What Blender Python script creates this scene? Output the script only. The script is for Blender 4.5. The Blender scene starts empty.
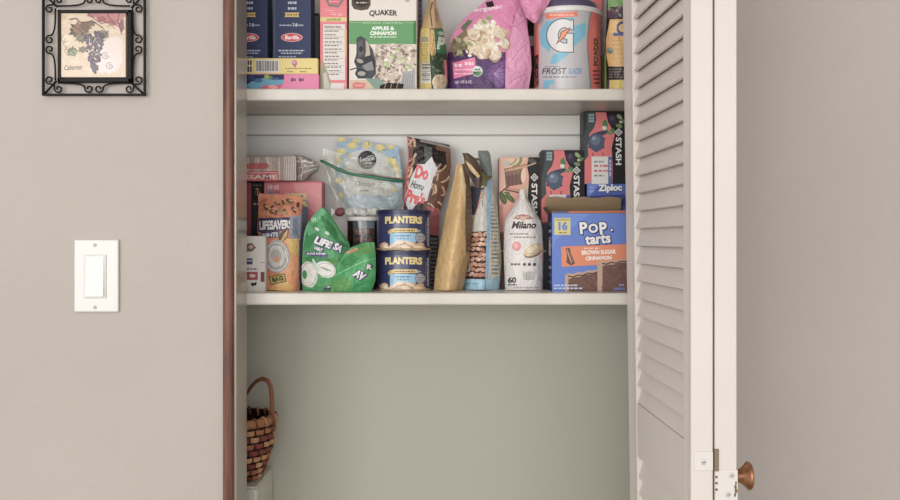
import bpy, bmesh, math, random
from mathutils import Vector, noise
from mathutils.geometry import tessellate_polygon
R = random.Random(7)
S = bpy.context.scene
C = S.collection
F, CX, HY, EZ = 915.0, 450.0, 239.7, 1.26        # focal length in px, principal column, horizon row, eye height
def at(px, py, d): return Vector(((px-CX)*d/F, d, EZ-(py-HY)*d/F))
def X(px, d): return (px-CX)*d/F
def Z(py, d): return EZ-(py-HY)*d/F
def lin(c):
    r = []
    for v in c[:3]:
        v = v/255.0
        r.append(v/12.92 if v <= .04045 else ((v+.055)/1.055)**2.4)
    return (*r, 1.0)
# ------------------------------------------------------------------ materials
def nmat(name):
    m = bpy.data.materials.new(name); m.use_nodes = True
    nt = m.node_tree
    return m, nt, nt.nodes['Principled BSDF']
def bump(nt, b, scale, strength, dist=.002, detail=3, rough=.5):
    tc = nt.nodes.new('ShaderNodeTexCoord'); n = nt.nodes.new('ShaderNodeTexNoise')
    n.inputs['Scale'].default_value = scale; n.inputs['Detail'].default_value = detail; n.inputs['Roughness'].default_value = rough
    bp = nt.nodes.new('ShaderNodeBump'); bp.inputs['Strength'].default_value = strength; bp.inputs['Distance'].default_value = dist
    nt.links.new(tc.outputs['Object'], n.inputs['Vector']); nt.links.new(n.outputs['Fac'], bp.inputs['Height'])
    nt.links.new(bp.outputs['Normal'], b.inputs['Normal'])
    return tc, n
def colmat(name, rough, spec=.5, bs=None, coat=0, metal=0, sat=1.0):
    m, nt, b = nmat(name)
    a = nt.nodes.new('ShaderNodeAttribute'); a.attribute_name = 'Col'
    h = nt.nodes.new('ShaderNodeHueSaturation'); h.inputs['Saturation'].default_value = sat
    nt.links.new(a.outputs['Color'], h.inputs['Color']); nt.links.new(h.outputs['Color'], b.inputs['Base Color'])
    b.inputs['Roughness'].default_value = rough; b.inputs['Specular IOR Level'].default_value = spec
    b.inputs['Coat Weight'].default_value = coat; b.inputs['Metallic'].default_value = metal
    if bs: bump(nt, b, *bs)
    return m
CARD = colmat('printed_card', .5, .22, None, 0, 0, .86)
FILM = colmat('printed_film', .32, .36, (75, .75, .006, 3, .6), 0, 0, .84)
FOIL = colmat('foil_film', .36, .4, (60, .7, .006, 3, .6), 0, .05, .8)
TIN = colmat('printed_tin', .28, .5, None, .25, 0, .9)
MATT = colmat('matte_surface', .7, .3)
IRON = colmat('black_iron', .5, .25, (120, .3, .001, 2))
CANE = colmat('cane_weave', .6, .3, (150, .4, .001, 3))
PLAST = colmat('white_plastic', .3, .5)
def paint(name, c1, c2, nscale, rough, bs, coat=0.0):
    m, nt, b = nmat(name)
    tc, n = bump(nt, b, *bs)
    n2 = nt.nodes.new('ShaderNodeTexNoise'); n2.inputs['Scale'].default_value = nscale; n2.inputs['Detail'].default_value = 4
    cr = nt.nodes.new('ShaderNodeValToRGB')
    cr.color_ramp.elements[0].position = .35; cr.color_ramp.elements[1].position = .65
    cr.color_ramp.elements[0].color = lin(c1); cr.color_ramp.elements[1].color = lin(c2)
    nt.links.new(tc.outputs['Object'], n2.inputs['Vector']); nt.links.new(n2.outputs['Fac'], cr.inputs['Fac'])
    nt.links.new(cr.outputs['Color'], b.inputs['Base Color'])
    b.inputs['Roughness'].default_value = rough; b.inputs['Coat Weight'].default_value = coat
    b.inputs['Coat Roughness'].default_value = .12
    return m
WALL = paint('plaster_paint', (184,176,169), (188,180,173), 3, .75, (9, .45, .012, 6, .6))
WHITE = paint('white_gloss_paint', (218,210,205), (222,215,210), 6, .4, (140, .08, .001, 2))
DOORP = paint('door_paint', (222,214,208), (226,218,212), 6, .42, (90, .1, .001, 2))
SHELF = paint('shelf_paint', (204,200,190), (216,211,202), 14, .35, (60, .25, .002, 4))
BACKW = paint('closet_back_paint', (228,226,222), (232,230,226), 3, .6, (30, .15, .002, 3))
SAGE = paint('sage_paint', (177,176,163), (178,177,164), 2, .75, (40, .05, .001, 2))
JAMB = paint('jamb_paint', (154,144,131), (162,152,139), 6, .3, (60, .05, .001, 2), .6)
CARPET = paint('floor_carpet', (160,146,128), (176,162,144), 60, .9, (200, .5, .004, 3))
def woodmat():
    m, nt, b = nmat('stained_wood')
    tc = nt.nodes.new('ShaderNodeTexCoord'); mp = nt.nodes.new('ShaderNodeMapping'); mp.inputs['Scale'].default_value = (260, 260, 9)
    n = nt.nodes.new('ShaderNodeTexNoise'); n.inputs['Scale'].default_value = 1; n.inputs['Detail'].default_value = 5
    cr = nt.nodes.new('ShaderNodeValToRGB'); e = cr.color_ramp.elements
    e[0].position = .3; e[0].color = lin((78,44,38)); e[1].position = .72; e[1].color = lin((140,92,72))
    k = nt.nodes.new('ShaderNodeBump'); k.inputs['Strength'].default_value = .25; k.inputs['Distance'].default_value = .001
    nt.links.new(tc.outputs['Object'], mp.inputs['Vector']); nt.links.new(mp.outputs['Vector'], n.inputs['Vector'])
    nt.links.new(n.outputs['Fac'], cr.inputs['Fac']); nt.links.new(cr.outputs['Color'], b.inputs['Base Color'])
    nt.links.new(n.outputs['Fac'], k.inputs['Height']); nt.links.new(k.outputs['Normal'], b.inputs['Normal'])
    b.inputs['Roughness'].default_value = .4
    return m
WOOD = woodmat()
def bronzemat():
    m, nt, b = nmat('bronze_knob_finish')
    tc, n = bump(nt, b, 90, .15, .001)
    cr = nt.nodes.new('ShaderNodeValToRGB'); e = cr.color_ramp.elements
    e[0].position = .3; e[0].color = lin((112,74,48)); e[1].position = .75; e[1].color = lin((186,136,98))
    nt.links.new(n.outputs['Fac'], cr.inputs['Fac']); nt.links.new(cr.outputs['Color'], b.inputs['Base Color'])
    b.inputs['Metallic'].default_value = .45; b.inputs['Roughness'].default_value = .38
    return m
BRONZE = bronzemat()
def clearmat(name, tint, haze, rough=.12, bs=(50, .5, .004, 2)):
    m, nt, b = nmat(name); nt.nodes.remove(b)
    out = nt.nodes['Material Output']
    tr = nt.nodes.new('ShaderNodeBsdfTransparent'); tr.inputs['Color'].default_value = lin(tint)
    gl = nt.nodes.new('ShaderNodeBsdfGlossy'); gl.inputs['Roughness'].default_value = rough
    df = nt.nodes.new('ShaderNodeBsdfDiffuse'); df.inputs['Color'].default_value = lin((225,225,222))
    fr = nt.nodes.new('ShaderNodeFresnel'); fr.inputs['IOR'].default_value = 1.5
    m1 = nt.nodes.new('ShaderNodeMixShader'); m1.inputs[0].default_value = haze
    m2 = nt.nodes.new('ShaderNodeMixShader')
    L = nt.links.new
    L(tr.outputs[0], m1.inputs[1]); L(df.outputs[0], m1.inputs[2]); L(fr.outputs[0], m2.inputs[0]); L(m1.outputs[0], m2.inputs[1]); L(gl.outputs[0], m2.inputs[2])
    tc = nt.nodes.new('ShaderNodeTexCoord'); n = nt.nodes.new('ShaderNodeTexNoise'); n.inputs['Scale'].default_value = bs[0]
    bp = nt.nodes.new('ShaderNodeBump'); bp.inputs['Strength'].default_value = bs[1]; bp.inputs['Distance'].default_value = bs[2]
    L(tc.outputs['Object'], n.inputs['Vector']); L(n.outputs['Fac'], bp.inputs['Height'])
    for q in (gl, df, fr): L(bp.outputs['Normal'], q.inputs['Normal'])
    L(m2.outputs[0], out.inputs['Surface'])
    return m
CLEAR = clearmat('clear_plastic_film', (247,247,244), .08)
CELLO = clearmat('cellophane', (240,226,222), .34, .15, (90, .8, .005, 2))
TUBM = clearmat('clear_tub_plastic', (248,248,246), .02, .1, (20, .1, .001, 2))

# ------------------------------------------------------------------ mesh collector
class MB:
    def __init__(s): s.v = []; s.f = []; s.c = []
    def face(s, pts, col):
        i = len(s.v); s.v += [tuple(p) for p in pts]; s.f.append(tuple(range(i, i+len(pts)))); s.c.append(col)
    def grid(s, P, col, closed_u=False, flip=False):          # P[row][col]
        i0 = len(s.v); nr, nc = len(P), len(P[0])
        for r in P: s.v += [tuple(p) for p in r]
        for a in range(nr-1):
            for b in range(nc if closed_u else nc-1):
                b2 = (b+1) % nc
                q = (i0+a*nc+b, i0+a*nc+b2, i0+(a+1)*nc+b2, i0+(a+1)*nc+b)
                s.f.append(q[::-1] if flip else q); s.c.append(col(a, b) if callable(col) else col)
    def box(s, x0, x1, y0, y1, z0, z1, col, bev=0.0, xf=None, seg=1):
        bm = bmesh.new(); bmesh.ops.create_cube(bm, size=1)
        for v in bm.verts: v.co = Vector(((x0+x1)/2+v.co.x*(x1-x0), (y0+y1)/2+v.co.y*(y1-y0), (z0+z1)/2+v.co.z*(z1-z0)))
        if bev: bmesh.ops.bevel(bm, geom=bm.edges[:], offset=bev, segments=seg, profile=.5, affect='EDGES', clamp_overlap=True)
        i0 = len(s.v); bm.verts.index_update()
        for v in bm.verts: s.v.append(tuple(xf(*v.co) if xf else v.co))
        for f in bm.faces: s.f.append(tuple(i0+v.index for v in f.verts)); s.c.append(col)
        bm.free()
    def lathe(s, prof, cx, cy, col, n=48, axis='Z'):          # prof: (r, h)
        P = []
        for r, h in prof:
            row = []
            for k in range(n):
                a = 2*math.pi*k/n
                if axis == 'Z': row.append((cx+r*math.cos(a), cy+r*math.sin(a), h))
                else: row.append((h, cx+r*math.cos(a), cy+r*math.sin(a)))
            P.append(row)
        s.grid(P, col, True)
    def tube(s, pts, rad, col, n=8, flat=1.0, caps=True):
        pts = [Vector(p) for p in pts]; P = []; N = None
        for i, p in enumerate(pts):
            t = (pts[min(i+1, len(pts)-1)]-pts[max(i-1, 0)]).normalized()
            if N is None:
                N = t.orthogonal().normalized()
                y = Vector((0,1,0))
                if abs(t.dot(y)) < .9: N = (y-t*y.dot(t)).normalized()
            else: N = (N-t*N.dot(t)).normalized()
            B = t.cross(N); r = rad[i] if isinstance(rad, (list, tuple)) else rad
            P.append([p+N*math.cos(2*math.pi*k/n)*r*flat+B*math.sin(2*math.pi*k/n)*r for k in range(n)])
        s.grid(P, col, True)
        if caps: s.face(P[0][::-1], col); s.face(P[-1], col)
    def ball(s, c, rx, ry, rz, col, n=10, rot=0):
        P = []
        for i in range(n+1):
            th = math.pi*i/n; row = []
            for k in range(2*n):
                a = math.pi*k/n
                x, y, z = rx*math.sin(th)*math.cos(a), ry*math.sin(th)*math.sin(a), rz*math.cos(th)
                x, z = x*math.cos(rot)-z*math.sin(rot), x*math.sin(rot)+z*math.cos(rot)
                row.append((c[0]+x, c[1]+y, c[2]+z))
            P.append(row)
        s.grid(P, col, True)
    def build(s, name, mat, parent=None, loc=None, smooth=False, merge=True, ang=None):
        me = bpy.data.meshes.new(name)
        o = bpy.data.objects.new(name, me); C.objects.link(o)
        base = Vector(loc) if loc is not None else Vector((0,0,0))
        if parent is not None:
            pl = Vector((0,0,0)); q = parent
            while q: pl += q.location; q = q.parent
            o.parent = parent; base = pl
        else: o.location = base
        me.from_pydata([tuple(Vector(v)-base) for v in s.v], [], s.f)
        at_ = me.attributes.new('Col', 'FLOAT_COLOR', 'CORNER')
        buf = []
        for f, c in zip(s.f, s.c):
            l = lin(c)
            for _ in f: buf += l
        at_.data.foreach_set('color', buf)
        if merge:
            bm = bmesh.new(); bm.from_mesh(me); bmesh.ops.remove_doubles(bm, verts=bm.verts[:], dist=1e-6)
            bmesh.ops.recalc_face_normals(bm, faces=bm.faces[:]); bm.to_mesh(me); bm.free()
        if smooth:
            me.polygons.foreach_set('use_smooth', [True]*len(me.polygons))
            if ang:
                try: me.set_sharp_from_angle(angle=math.radians(ang))
                except Exception: pass
        me.materials.append(mat)
        return o
def tag(o, label=None, cat=None, group=None, kind=None):
    if label: o['label'] = label
    if cat: o['category'] = cat
    if group: o['group'] = group
    if kind: o['kind'] = kind
    return o
def empty(name, loc):
    o = bpy.data.objects.new(name, None); C.objects.link(o); o.location = loc; o.empty_display_size = .02
    return o
def copy_thing(o, off, label, parent=None):
    c = o.copy(); C.objects.link(c)
    if parent: c.parent = parent
    else: c.location = o.location+Vector(off); c['label'] = label
    for ch in list(o.children): copy_thing(ch, None, None, c)
    return c
# ------------------------------------------------------------------ printed artwork
_tc = {}
def glyphs(txt, bold=0.0, shear=0.0):
    k = (txt, bold, shear)
    if k in _tc: return _tc[k]
    cu = bpy.data.curves.new('t', 'FONT'); cu.body = txt; cu.offset = bold; cu.shear = shear; cu.resolution_u = 3
    o = bpy.data.objects.new('t', cu); C.objects.link(o)
    dg = bpy.context.evaluated_depsgraph_get(); dg.update()
    e = o.evaluated_get(dg); me = e.to_mesh(); me.calc_loop_triangles()
    vs = [(v.co.x, v.co.y) for v in me.vertices]; T = [[vs[i] for i in t.vertices] for t in me.loop_triangles]
    e.to_mesh_clear(); bpy.data.objects.remove(o); bpy.data.curves.remove(cu)
    xs = [p[0] for t in T for p in t]; ys = [p[1] for t in T for p in t]
    x0, x1, y0, y1 = min(xs), max(xs), min(ys), max(ys)
    T = [[((p[0]-x0)/(x1-x0)-.5, .5-(p[1]-y0)/(y1-y0)) for p in t] for t in T]
    _tc[k] = T
    return T
class Sheet:
    """artwork of one printed face, laid out in the face's own drawing units"""
    def __init__(s): s.it = []; s.bb = []
    def add(s, tris, col):
        xs = [p[0] for t in tris for p in t]; ys = [p[1] for t in tris for p in t]
        b = (min(xs), min(ys), max(xs), max(ys)); L = 0
        for q, l in s.bb:
            if l >= L and q[0] < b[2] and q[2] > b[0] and q[1] < b[3] and q[3] > b[1]: L = l+1
        s.bb.append((b, L)); s.it.append((tris, col, L))
    def poly(s, pts, col):
        t = tessellate_polygon([[Vector((p[0], p[1], 0)) for p in pts]])
        s.add([[pts[i] for i in q] for q in t], col)
    def rect(s, x0, y0, x1, y1, col): s.poly([(x0,y0),(x1,y0),(x1,y1),(x0,y1)], col)
    def ell(s, cx, cy, rx, ry, col, rot=0, n=18, jit=0, a0=0, a1=360):
        r = math.radians(rot); P = []
        full = a1-a0 >= 360
        for k in range(n if full else n+1):
            a = math.radians(a0+(a1-a0)*k/n); j = 1+R.uniform(-jit, jit)
            x, y = rx*math.cos(a)*j, ry*math.sin(a)*j
            P.append((cx+x*math.cos(r)-y*math.sin(r), cy+x*math.sin(r)+y*math.cos(r)))
        s.poly(P, col)
    def ring(s, cx, cy, rx, ry, w, col, n=24, a0=0, a1=360):
        T = []
        for k in range(n):
            a, b = math.radians(a0+(a1-a0)*k/n), math.radians(a0+(a1-a0)*(k+1)/n)
            p = [(cx+(rx+q*w)*math.cos(t), cy+(ry+q*w)*math.sin(t)) for t, q in ((a,.5),(b,.5),(b,-.5),(a,-.5))]
            T += [[p[0],p[1],p[2]],[p[0],p[2],p[3]]]
        s.add(T, col)
    def line(s, pts, w, col):
        T = []
        for a, b in zip(pts[:-1], pts[1:]):
            dx, dy = b[0]-a[0], b[1]-a[1]; l = math.hypot(dx, dy) or 1; nx, ny = -dy/l*w/2, dx/l*w/2
            p = [(a[0]+nx,a[1]+ny),(b[0]+nx,b[1]+ny),(b[0]-nx,b[1]-ny),(a[0]-nx,a[1]-ny)]
            T += [[p[0],p[1],p[2]],[p[0],p[2],p[3]]]
        s.add(T, col)
    def text(s, txt, x0, y0, x1, y1, col, rot=0, bold=0.0, shear=0.0, arch=0.0):
        cx, cy, w, h = (x0+x1)/2, (y0+y1)/2, x1-x0, y1-y0; r = math.radians(rot); T = []
        for t in glyphs(txt, bold, shear):
            q = []
            for a, b in t:
                x, y = a*w, b*h-arch*(1-(2*a)**2)
                q.append((cx+x*math.cos(r)-y*math.sin(r), cy+x*math.sin(r)+y*math.cos(r)))
            T.append(q)
        s.add(T, col)
    def bits(s, x0, y0, x1, y1, col, n=8, vert=False):          # a row of tiny unreadable print
        T = []; w = (y1-y0) if vert else (x1-x0); p = 0.0
        while p < w:
            l = R.uniform(.5, 1.6)*w/n
            a, b = p, min(p+l*.75, w); p += l
            q = [(x0,y0+a),(x1,y0+a),(x1,y0+b),(x0,y0+b)] if vert else [(x0+a,y0),(x0+b,y0),(x0+b,y1),(x0+a,y1)]
            T += [[q[0],q[1],q[2]],[q[0],q[2],q[3]]]
        s.add(T, col)
    def bars(s, x0, y0, x1, y1, n=11, vert=False, paper=(225,222,218), ink=(40,38,45)):
        s.rect(x0, y0, x1, y1, paper); T = []; k = (y1-y0) if vert else (x1-x0); m = .8
        for i in range(n):
            a = m+(k-2*m)*i/n; b = a+(k-2*m)/n*R.choice((.3,.45,.65))
            q = [(x0+.8,y0+a),(x1-.8,y0+a),(x1-.8,y0+b),(x0+.8,y0+b)] if vert else [(x0+a,y0+.8),(x0+b,y0+.8),(x0+b,y1-1.4),(x0+a,y1-1.4)]
            T += [[q[0],q[1],q[2]],[q[0],q[2],q[3]]]
        s.add(T, ink)
    def scatter(s, inside, box, n, size, cols, asp=(.5,.9)):
        for _ in range(n*6):
            if n <= 0: break
            x, y = R.uniform(box[0], box[2]), R.uniform(box[1], box[3])
            if not inside(x, y): continue
            n -= 1; q = R.uniform(*size)
            s.ell(x, y, q, q*R.uniform(*asp), R.choice(cols), R.uniform(0,180), 9, .12)
    def print(s, fn, name, mat, parent, maxlen=None, eps=1.5e-5, base=1.5e-4):
        mb = MB()
        for tris, col, L in s.it:
            st = [tuple(map(tuple, t)) for t in tris]
            while st:
                a, b, c = st.pop()
                if maxlen:
                    la, lb, lc = math.dist(a,b), math.dist(b,c), math.dist(c,a); m = max(la, lb, lc)
                    if m > maxlen:
                        if m == la: k = ((a[0]+b[0])/2,(a[1]+b[1])/2); st += [(a,k,c),(k,b,c)]
                        elif m == lb: k = ((b[0]+c[0])/2,(b[1]+c[1])/2); st += [(a,b,k),(a,k,c)]
                        else: k = ((c[0]+a[0])/2,(c[1]+a[1])/2); st += [(a,b,k),(k,b,c)]
                        continue
                if abs((b[0]-a[0])*(c[1]-a[1])-(c[0]-a[0])*(b[1]-a[1])) < 1e-7: continue
                P = [fn(p[0], p[1], base+eps*L) for p in (a,b,c)]
                n = (P[1]-P[0]).cross(P[2]-P[0])
                mb.face(P if n.y < 0 else P[::-1], col)
        return mb.build(name, mat, parent, merge=False)
def inpoly(pts):
    def f(x, y):
        c = False; j = len(pts)-1
        for i in range(len(pts)):
            (xi, yi), (xj, yj) = pts[i], pts[j]
            if (yi > y) != (yj > y) and x < (xj-xi)*(y-yi)/(yj-yi)+xi: c = not c
            j = i
        return c
    return f
def flat(d): return lambda px, py, e: Vector(((px-CX)*d/F, d-e, EZ-(py-HY)*d/F))
Z_TOP, Z_LOW = 1.5080, 1.1726                                     # tops of the two shelves
# carton standing with its face at distance d; art is drawn on the face
def carton(name, label, cat, d, x0, x1, ytop, depth, col, zb, draw=None, group=None, bev=.0012, side=None, top_col=None):
    zt = Z(ytop, d); xa, xb = X(x0, d), X(x1, d)
    mb = MB(); mb.box(xa, xb, d, d+depth, zb, zt, col, bev)
    o = mb.build(name, CARD, None, ((xa+xb)/2, d+depth/2, zb))
    tag(o, label, cat, group)
    if draw:
        sh = Sheet(); draw(sh); sh.print(flat(d), 'printed_front', CARD, o)
    if side:                                                      # printed left side: drawing units are (depth mm from the front, photo rows)
        sh = Sheet(); side(sh)
        sh.print(lambda u, py, e: Vector((xa-e, d+u/1000, Z(py, d))), 'printed_side', CARD, o)
    return o, zt
# pouch: rows of (row, left, right, thickness, depth offset)
def lerp(rows, y):
    if y <= rows[0][0]: return rows[0][1:]
    for a, b in zip(rows[:-1], rows[1:]):
        if y <= b[0]:
            k = (y-a[0])/((b[0]-a[0]) or 1); return [p+(q-p)*k for p, q in zip(a[1:], b[1:])]
    return rows[-1][1:]
class Pouch:
    def __init__(s, d, rows, zb=None, amp=.0015, freq=45, skew=0.0, seed=0, p=2.4):
        rows = [(*r, 0.0) if len(r) == 4 else r for r in rows]
        s.d, s.amp, s.freq, s.skew, s.p = d, amp, freq, skew, p
        s.xc = sum(r[1]+r[2] for r in rows)/(2*len(rows)); s.zb = zb
        if zb is not None:
            yb = HY+(EZ-zb)*F/d
            rows = [r for r in rows if r[0] < yb-.5]+[(yb, *rows[-1][1:])]
        s.rows = rows; s.seed = seed*7.31
    def P(s, u, ry, front=True):
        xl, xr, t, yo = lerp(s.rows, ry); px = xl+u*(xr-xl)
        py = ry+s.skew*(px-s.xc); pr = 1-abs(2*u-1)**s.p
        y = s.d+yo
        x0, z0 = (px-CX)*y/F, EZ-(py-HY)*y/F
        q = Vector((x0*s.freq+s.seed, z0*s.freq*.8, 1.7 if front else 9.1))
        w = noise.noise(q)+.6*abs(noise.noise(q*2.1))-.2
        w *= s.amp*min(1, 5*pr)
        y += (-t/2*pr-w) if front else (t/2*pr+w*.5)
        z = EZ-(py-HY)*y/F
        if s.zb is not None: z = max(z, s.zb)
        return Vector(((px-CX)*y/F, y, z))
    def build(s, name, col, mat, parent=None, label=None, cat=None, group=None, nu=36, nv=64, loc=None, crimp=None):
        mb = MB(); y0, y1 = s.rows[0][0], s.rows[-1][0]
        for fr in (True, False):
            mb.grid([[s.P(u/nu, y0+(y1-y0)*v/nv, fr) for u in range(nu+1)] for v in range(nv+1)], col, flip=not fr)
        for yy in (y0, y1):                                       # close the two ends
            mb.grid([[s.P(u/nu, yy, True) for u in range(nu+1)], [s.P(u/nu, yy, False) for u in range(nu+1)]], col)
        if loc is None and parent is None:
            b = s.P(.5, y1, True); loc = (b.x, s.d, s.zb if s.zb is not None else b.z)
        o = mb.build(name, mat, parent, loc, smooth=True, ang=60)
        if label: tag(o, label, cat, group)
        return o
    def fn(s, px, py, e):
        ry = py-s.skew*(px-s.xc); ry = min(max(ry, s.rows[0][0]), s.rows[-1][0])
        xl, xr, t, yo = lerp(s.rows, ry); u = min(max((px-xl)/((xr-xl) or 1), 0), 1)
        a = s.P(u, ry); du = s.P(min(u+.02, 1), ry)-s.P(max(u-.02, 0), ry); dv = s.P(u, ry+.6)-s.P(u, ry-.6)
        n = du.cross(dv)
        if n.y > 0: n = -n
        n = n.normalized() if n.length > 1e-9 else Vector((0,-1,0))
        r = a+n*e
        if s.zb is not None: r.z = max(r.z, s.zb+.0002)
        return r
    def art(s, sh, name, mat, parent, maxlen=1.6): return sh.print(s.fn, name, mat, parent, maxlen, 2e-5, 4e-4)
def struct(name, mb, mat, smooth=False):
    o = mb.build(name, mat, None, (0,0,0), smooth); return tag(o, kind='structure')
def slab(name, mat, x0, x1, y0, y1, z0, z1, bev=0, seg=2):
    mb = MB(); mb.box(x0, x1, y0, y1, z0, z1, (200,200,200), bev, None, seg); return struct(name, mb, mat)
# ================================================================== the setting
WY, JB = 1.43, 1.50                       # wall face, back of the jamb
slab('wall_left', WALL, -2.4, -.352, WY, JB, 0, 2.6)
slab('wall_right', WALL, .369, 2.4, WY, JB, 0, 2.6)
slab('wall_header', WALL, -.352, .369, WY, JB, 2.059, 2.6)
slab('floor', CARPET, -2.4, 2.4, -3.2, 1.75, -.05, 0)
slab('ceiling', BACKW, -2.4, 2.4, -3.2, 1.75, 2.6, 2.65)
slab('wall_back', BACKW, -.58, .58, 1.69, 1.71, 1.153, 2.6)
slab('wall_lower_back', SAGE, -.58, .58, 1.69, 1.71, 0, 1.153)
slab('wall_closet_left', BACKW, -.60, -.58, JB, 1.71, 0, 2.6)
slab('wall_closet_right', BACKW, .58, .60, JB, 1.71, 0, 2.6)
mb = MB()                                  # painted jamb lining the opening
mb.box(-.352, -.333, WY-.003, JB, 0, 2.059, (0,0,0), .001); mb.box(.350, .369, WY-.003, JB, 0, 2.059, (0,0,0), .001)
mb.box(-.333, .350, WY-.003, JB, 2.04, 2.059, (0,0,0), .001)
struct('trim_1', mb, JAMB)
def trimstrip(name, x0, x1):               # stained wood bead with a rounded face
    n = 10; prof = [(x0, WY)]+[(x0+(x1-x0)*(.5-.5*math.cos(math.pi*k/n)), WY-.006-.007*math.sin(math.pi*k/n)) for k in range(n+1)]+[(x1, WY)]
    mb = MB(); mb.grid([[(p[0], p[1], z) for p in prof] for z in (0, .7, 1.4, 2.08)], (0,0,0))
    return struct(name, mb, WOOD, True)
trimstrip('trim_2', X(224, WY), X(234.6, WY)); trimstrip('trim_3', .3535, .370)
slab('trim_4', BACKW, -.578, .578, 1.672, 1.689, Z(134.6, 1.672), 1.4875, .0015)     # batten under the upper shelf
# shelves
def shelf(zt, label):
    mb = MB(); mb.box(-.579, .579, 1.5005, 1.689, zt-.0198, zt, (0,0,0), .003, None, 3)
    o = mb.build('pantry_shelf', SHELF, None, (0, 1.595, zt-.0198)); return tag(o, label, 'shelf', 'painted pantry shelves')
shelf(Z_TOP, 'upper white painted pantry shelf under the oatmeal carton and powder canister')
shelf(Z_LOW, 'lower white painted pantry shelf under the nut cans and toaster pastry box')
# ================================================================== bifold louvre door, folded open
OX, OY, LW, TH = .2943, 1.117, .363, .0272
ex, ey = -.0128/LW, math.sqrt(1-(.0128/LW)**2)
def LF(t, s, z):
    x = OX+ex*t+ey*s; y = OY+ey*t-ex*s
    return Vector((x-.0146*(z-1.26)*t/LW, y, z))
door = empty('door_1', LF(0, TH, 0)); tag(door, kind='structure')
ZP, PITCH = 1.0093, .02682
def leaf(s0, flip):
    mb = MB(); W = (0,0,0)
    def bx(t0, t1, z0, z1, a=0, b=TH, bev=.0012): mb.box(t0, t1, s0+a, s0+b, z0, z1, W, bev, LF)
    bx(0, .0335, .012, 2.025); bx(.292, LW-.021, .012, 2.025); bx(LW-.022, LW, .012, 2.025, .0035, TH-.0035)
    for z0, z1 in ((1.955,2.025), (ZP-.083,ZP-.001), (.012,.14)): bx(.033, .2925, z0, z1, .0006, TH-.0006)
    p = mb.build('door_panel', DOORP, door)
    mb = MB(); a = math.radians(17.5); w, th = .0290, .0036
    def slat(z):
        c = (w/2*math.sin(a), w/2*math.cos(a)); q = (th/2*math.cos(a), -th/2*math.sin(a)); m = s0+TH/2
        ends = []
        for sg, tg in ((-1,-1),(-1,1),(1,1),(1,-1)):
            ss = sg*c[0]+tg*q[0]; zz = sg*c[1]+tg*q[1]
            ends.append((m+(-ss if flip else ss)-(.0058 if not flip else -.0058), z+zz+c[1]))
        P = [[LF(t, e[0], e[1]) for e in ends] for t in (.031, .12, .21, .294)]
        mb.grid(P, W, True); mb.face(P[0], W); mb.face(P[-1], W)
    k = 0
    while ZP+k*PITCH < 1.935: slat(ZP+k*PITCH); k += 1
    k = 1
    while ZP-.083-k*PITCH > .145: slat(ZP-.083-k*PITCH-.004); k += 1
    mb.build('louver_slats', DOORP, p)
    return p
leaf(0, False); leaf(TH+.0024, True)
def frontplate(mb, x0, y0, x1, y1, col, th=.0016, bev=.0012):      # plate screwed on the leaves' edges, from rows and columns measured on them
    k = OY/F; s0, s1 = (x0-691)*k, (x1-691)*k; z1, z0 = EZ-(y0-HY)*k, EZ-(y1-HY)*k
    mb.box(-th, 0, s0, s1, z0, z1, col, bev, LF, 2)
def hinge(dz):
    mb = MB(); c = (226,222,217); k = OY/F
    frontplate(mb, 694, 451.5, 713, 470.5, c); frontplate(mb, 715.5, 470, 738, 506, c)
    h = mb.build('hinge', PLAST, door); h['label'] = 'white painted hinge'
    mb = MB()
    z0, z1 = EZ-(471-HY)*k, EZ-(449-HY)*k
    mb.tube([LF(-.001, (714-691)*k+.003, z0), LF(-.001, (714-691)*k+.003, z1)], .0026, (140,122,98), 10)
    for yy in (477, 483, 489.5): mb.ball(LF(-.0015, (716-691)*k+.0004, EZ-(yy-HY)*k), .0016, .0014, .0016, (112,96,80), 6)
    mb.build('hinge_pin', IRON, h)
    mb = MB()
    for px, py in ((703,462), (731.5,475.5), (728,494.5)):
        c0 = LF(-.0016, (px-691)*k, EZ-(py-HY)*k); mb.ball(c0, .0036, .0012, .0036, (205,200,192), 8)
        mb.box(c0.x-.002, c0.x+.002, c0.y-.0016, c0.y-.0008, c0.z-.0004, c0.z+.0004, (110,105,98))
    mb.build('screw', PLAST, h)
    mb = MB(); rust = (122,104,62)
    for px, py, r in ((736,483,.0012),(735.5,487,.0016),(736,491,.0018),(735,495,.0014)):
        mb.ball(LF(-.0016, (px-691)*k, EZ-(py-HY)*k), r, .0004, r*1.8, rust, 6)
    mb.build('rust_stain', MATT, h)
    if dz:
        h.location.z += dz
hinge(0); hinge(.75)
kn = LF(.018, 2*TH+.0024, EZ-(480-HY)*OY/F)
mb = MB(); x = kn.x-.0006
mb.lathe([(0,x),(.0085,x),(.0082,x+.004),(.0078,x+.007),(.0090,x+.0105),(.0118,x+.0145),(.0152,x+.018),(.0172,x+.0195),(.0175,x+.0212),(.0165,x+.0228),(.012,x+.0245),(0,x+.0252)], kn.y, kn.z, (0,0,0), 40, 'X')
k_ = mb.build('knob', BRONZE, door, smooth=True); k_['label'] = 'bronze knob'
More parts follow.
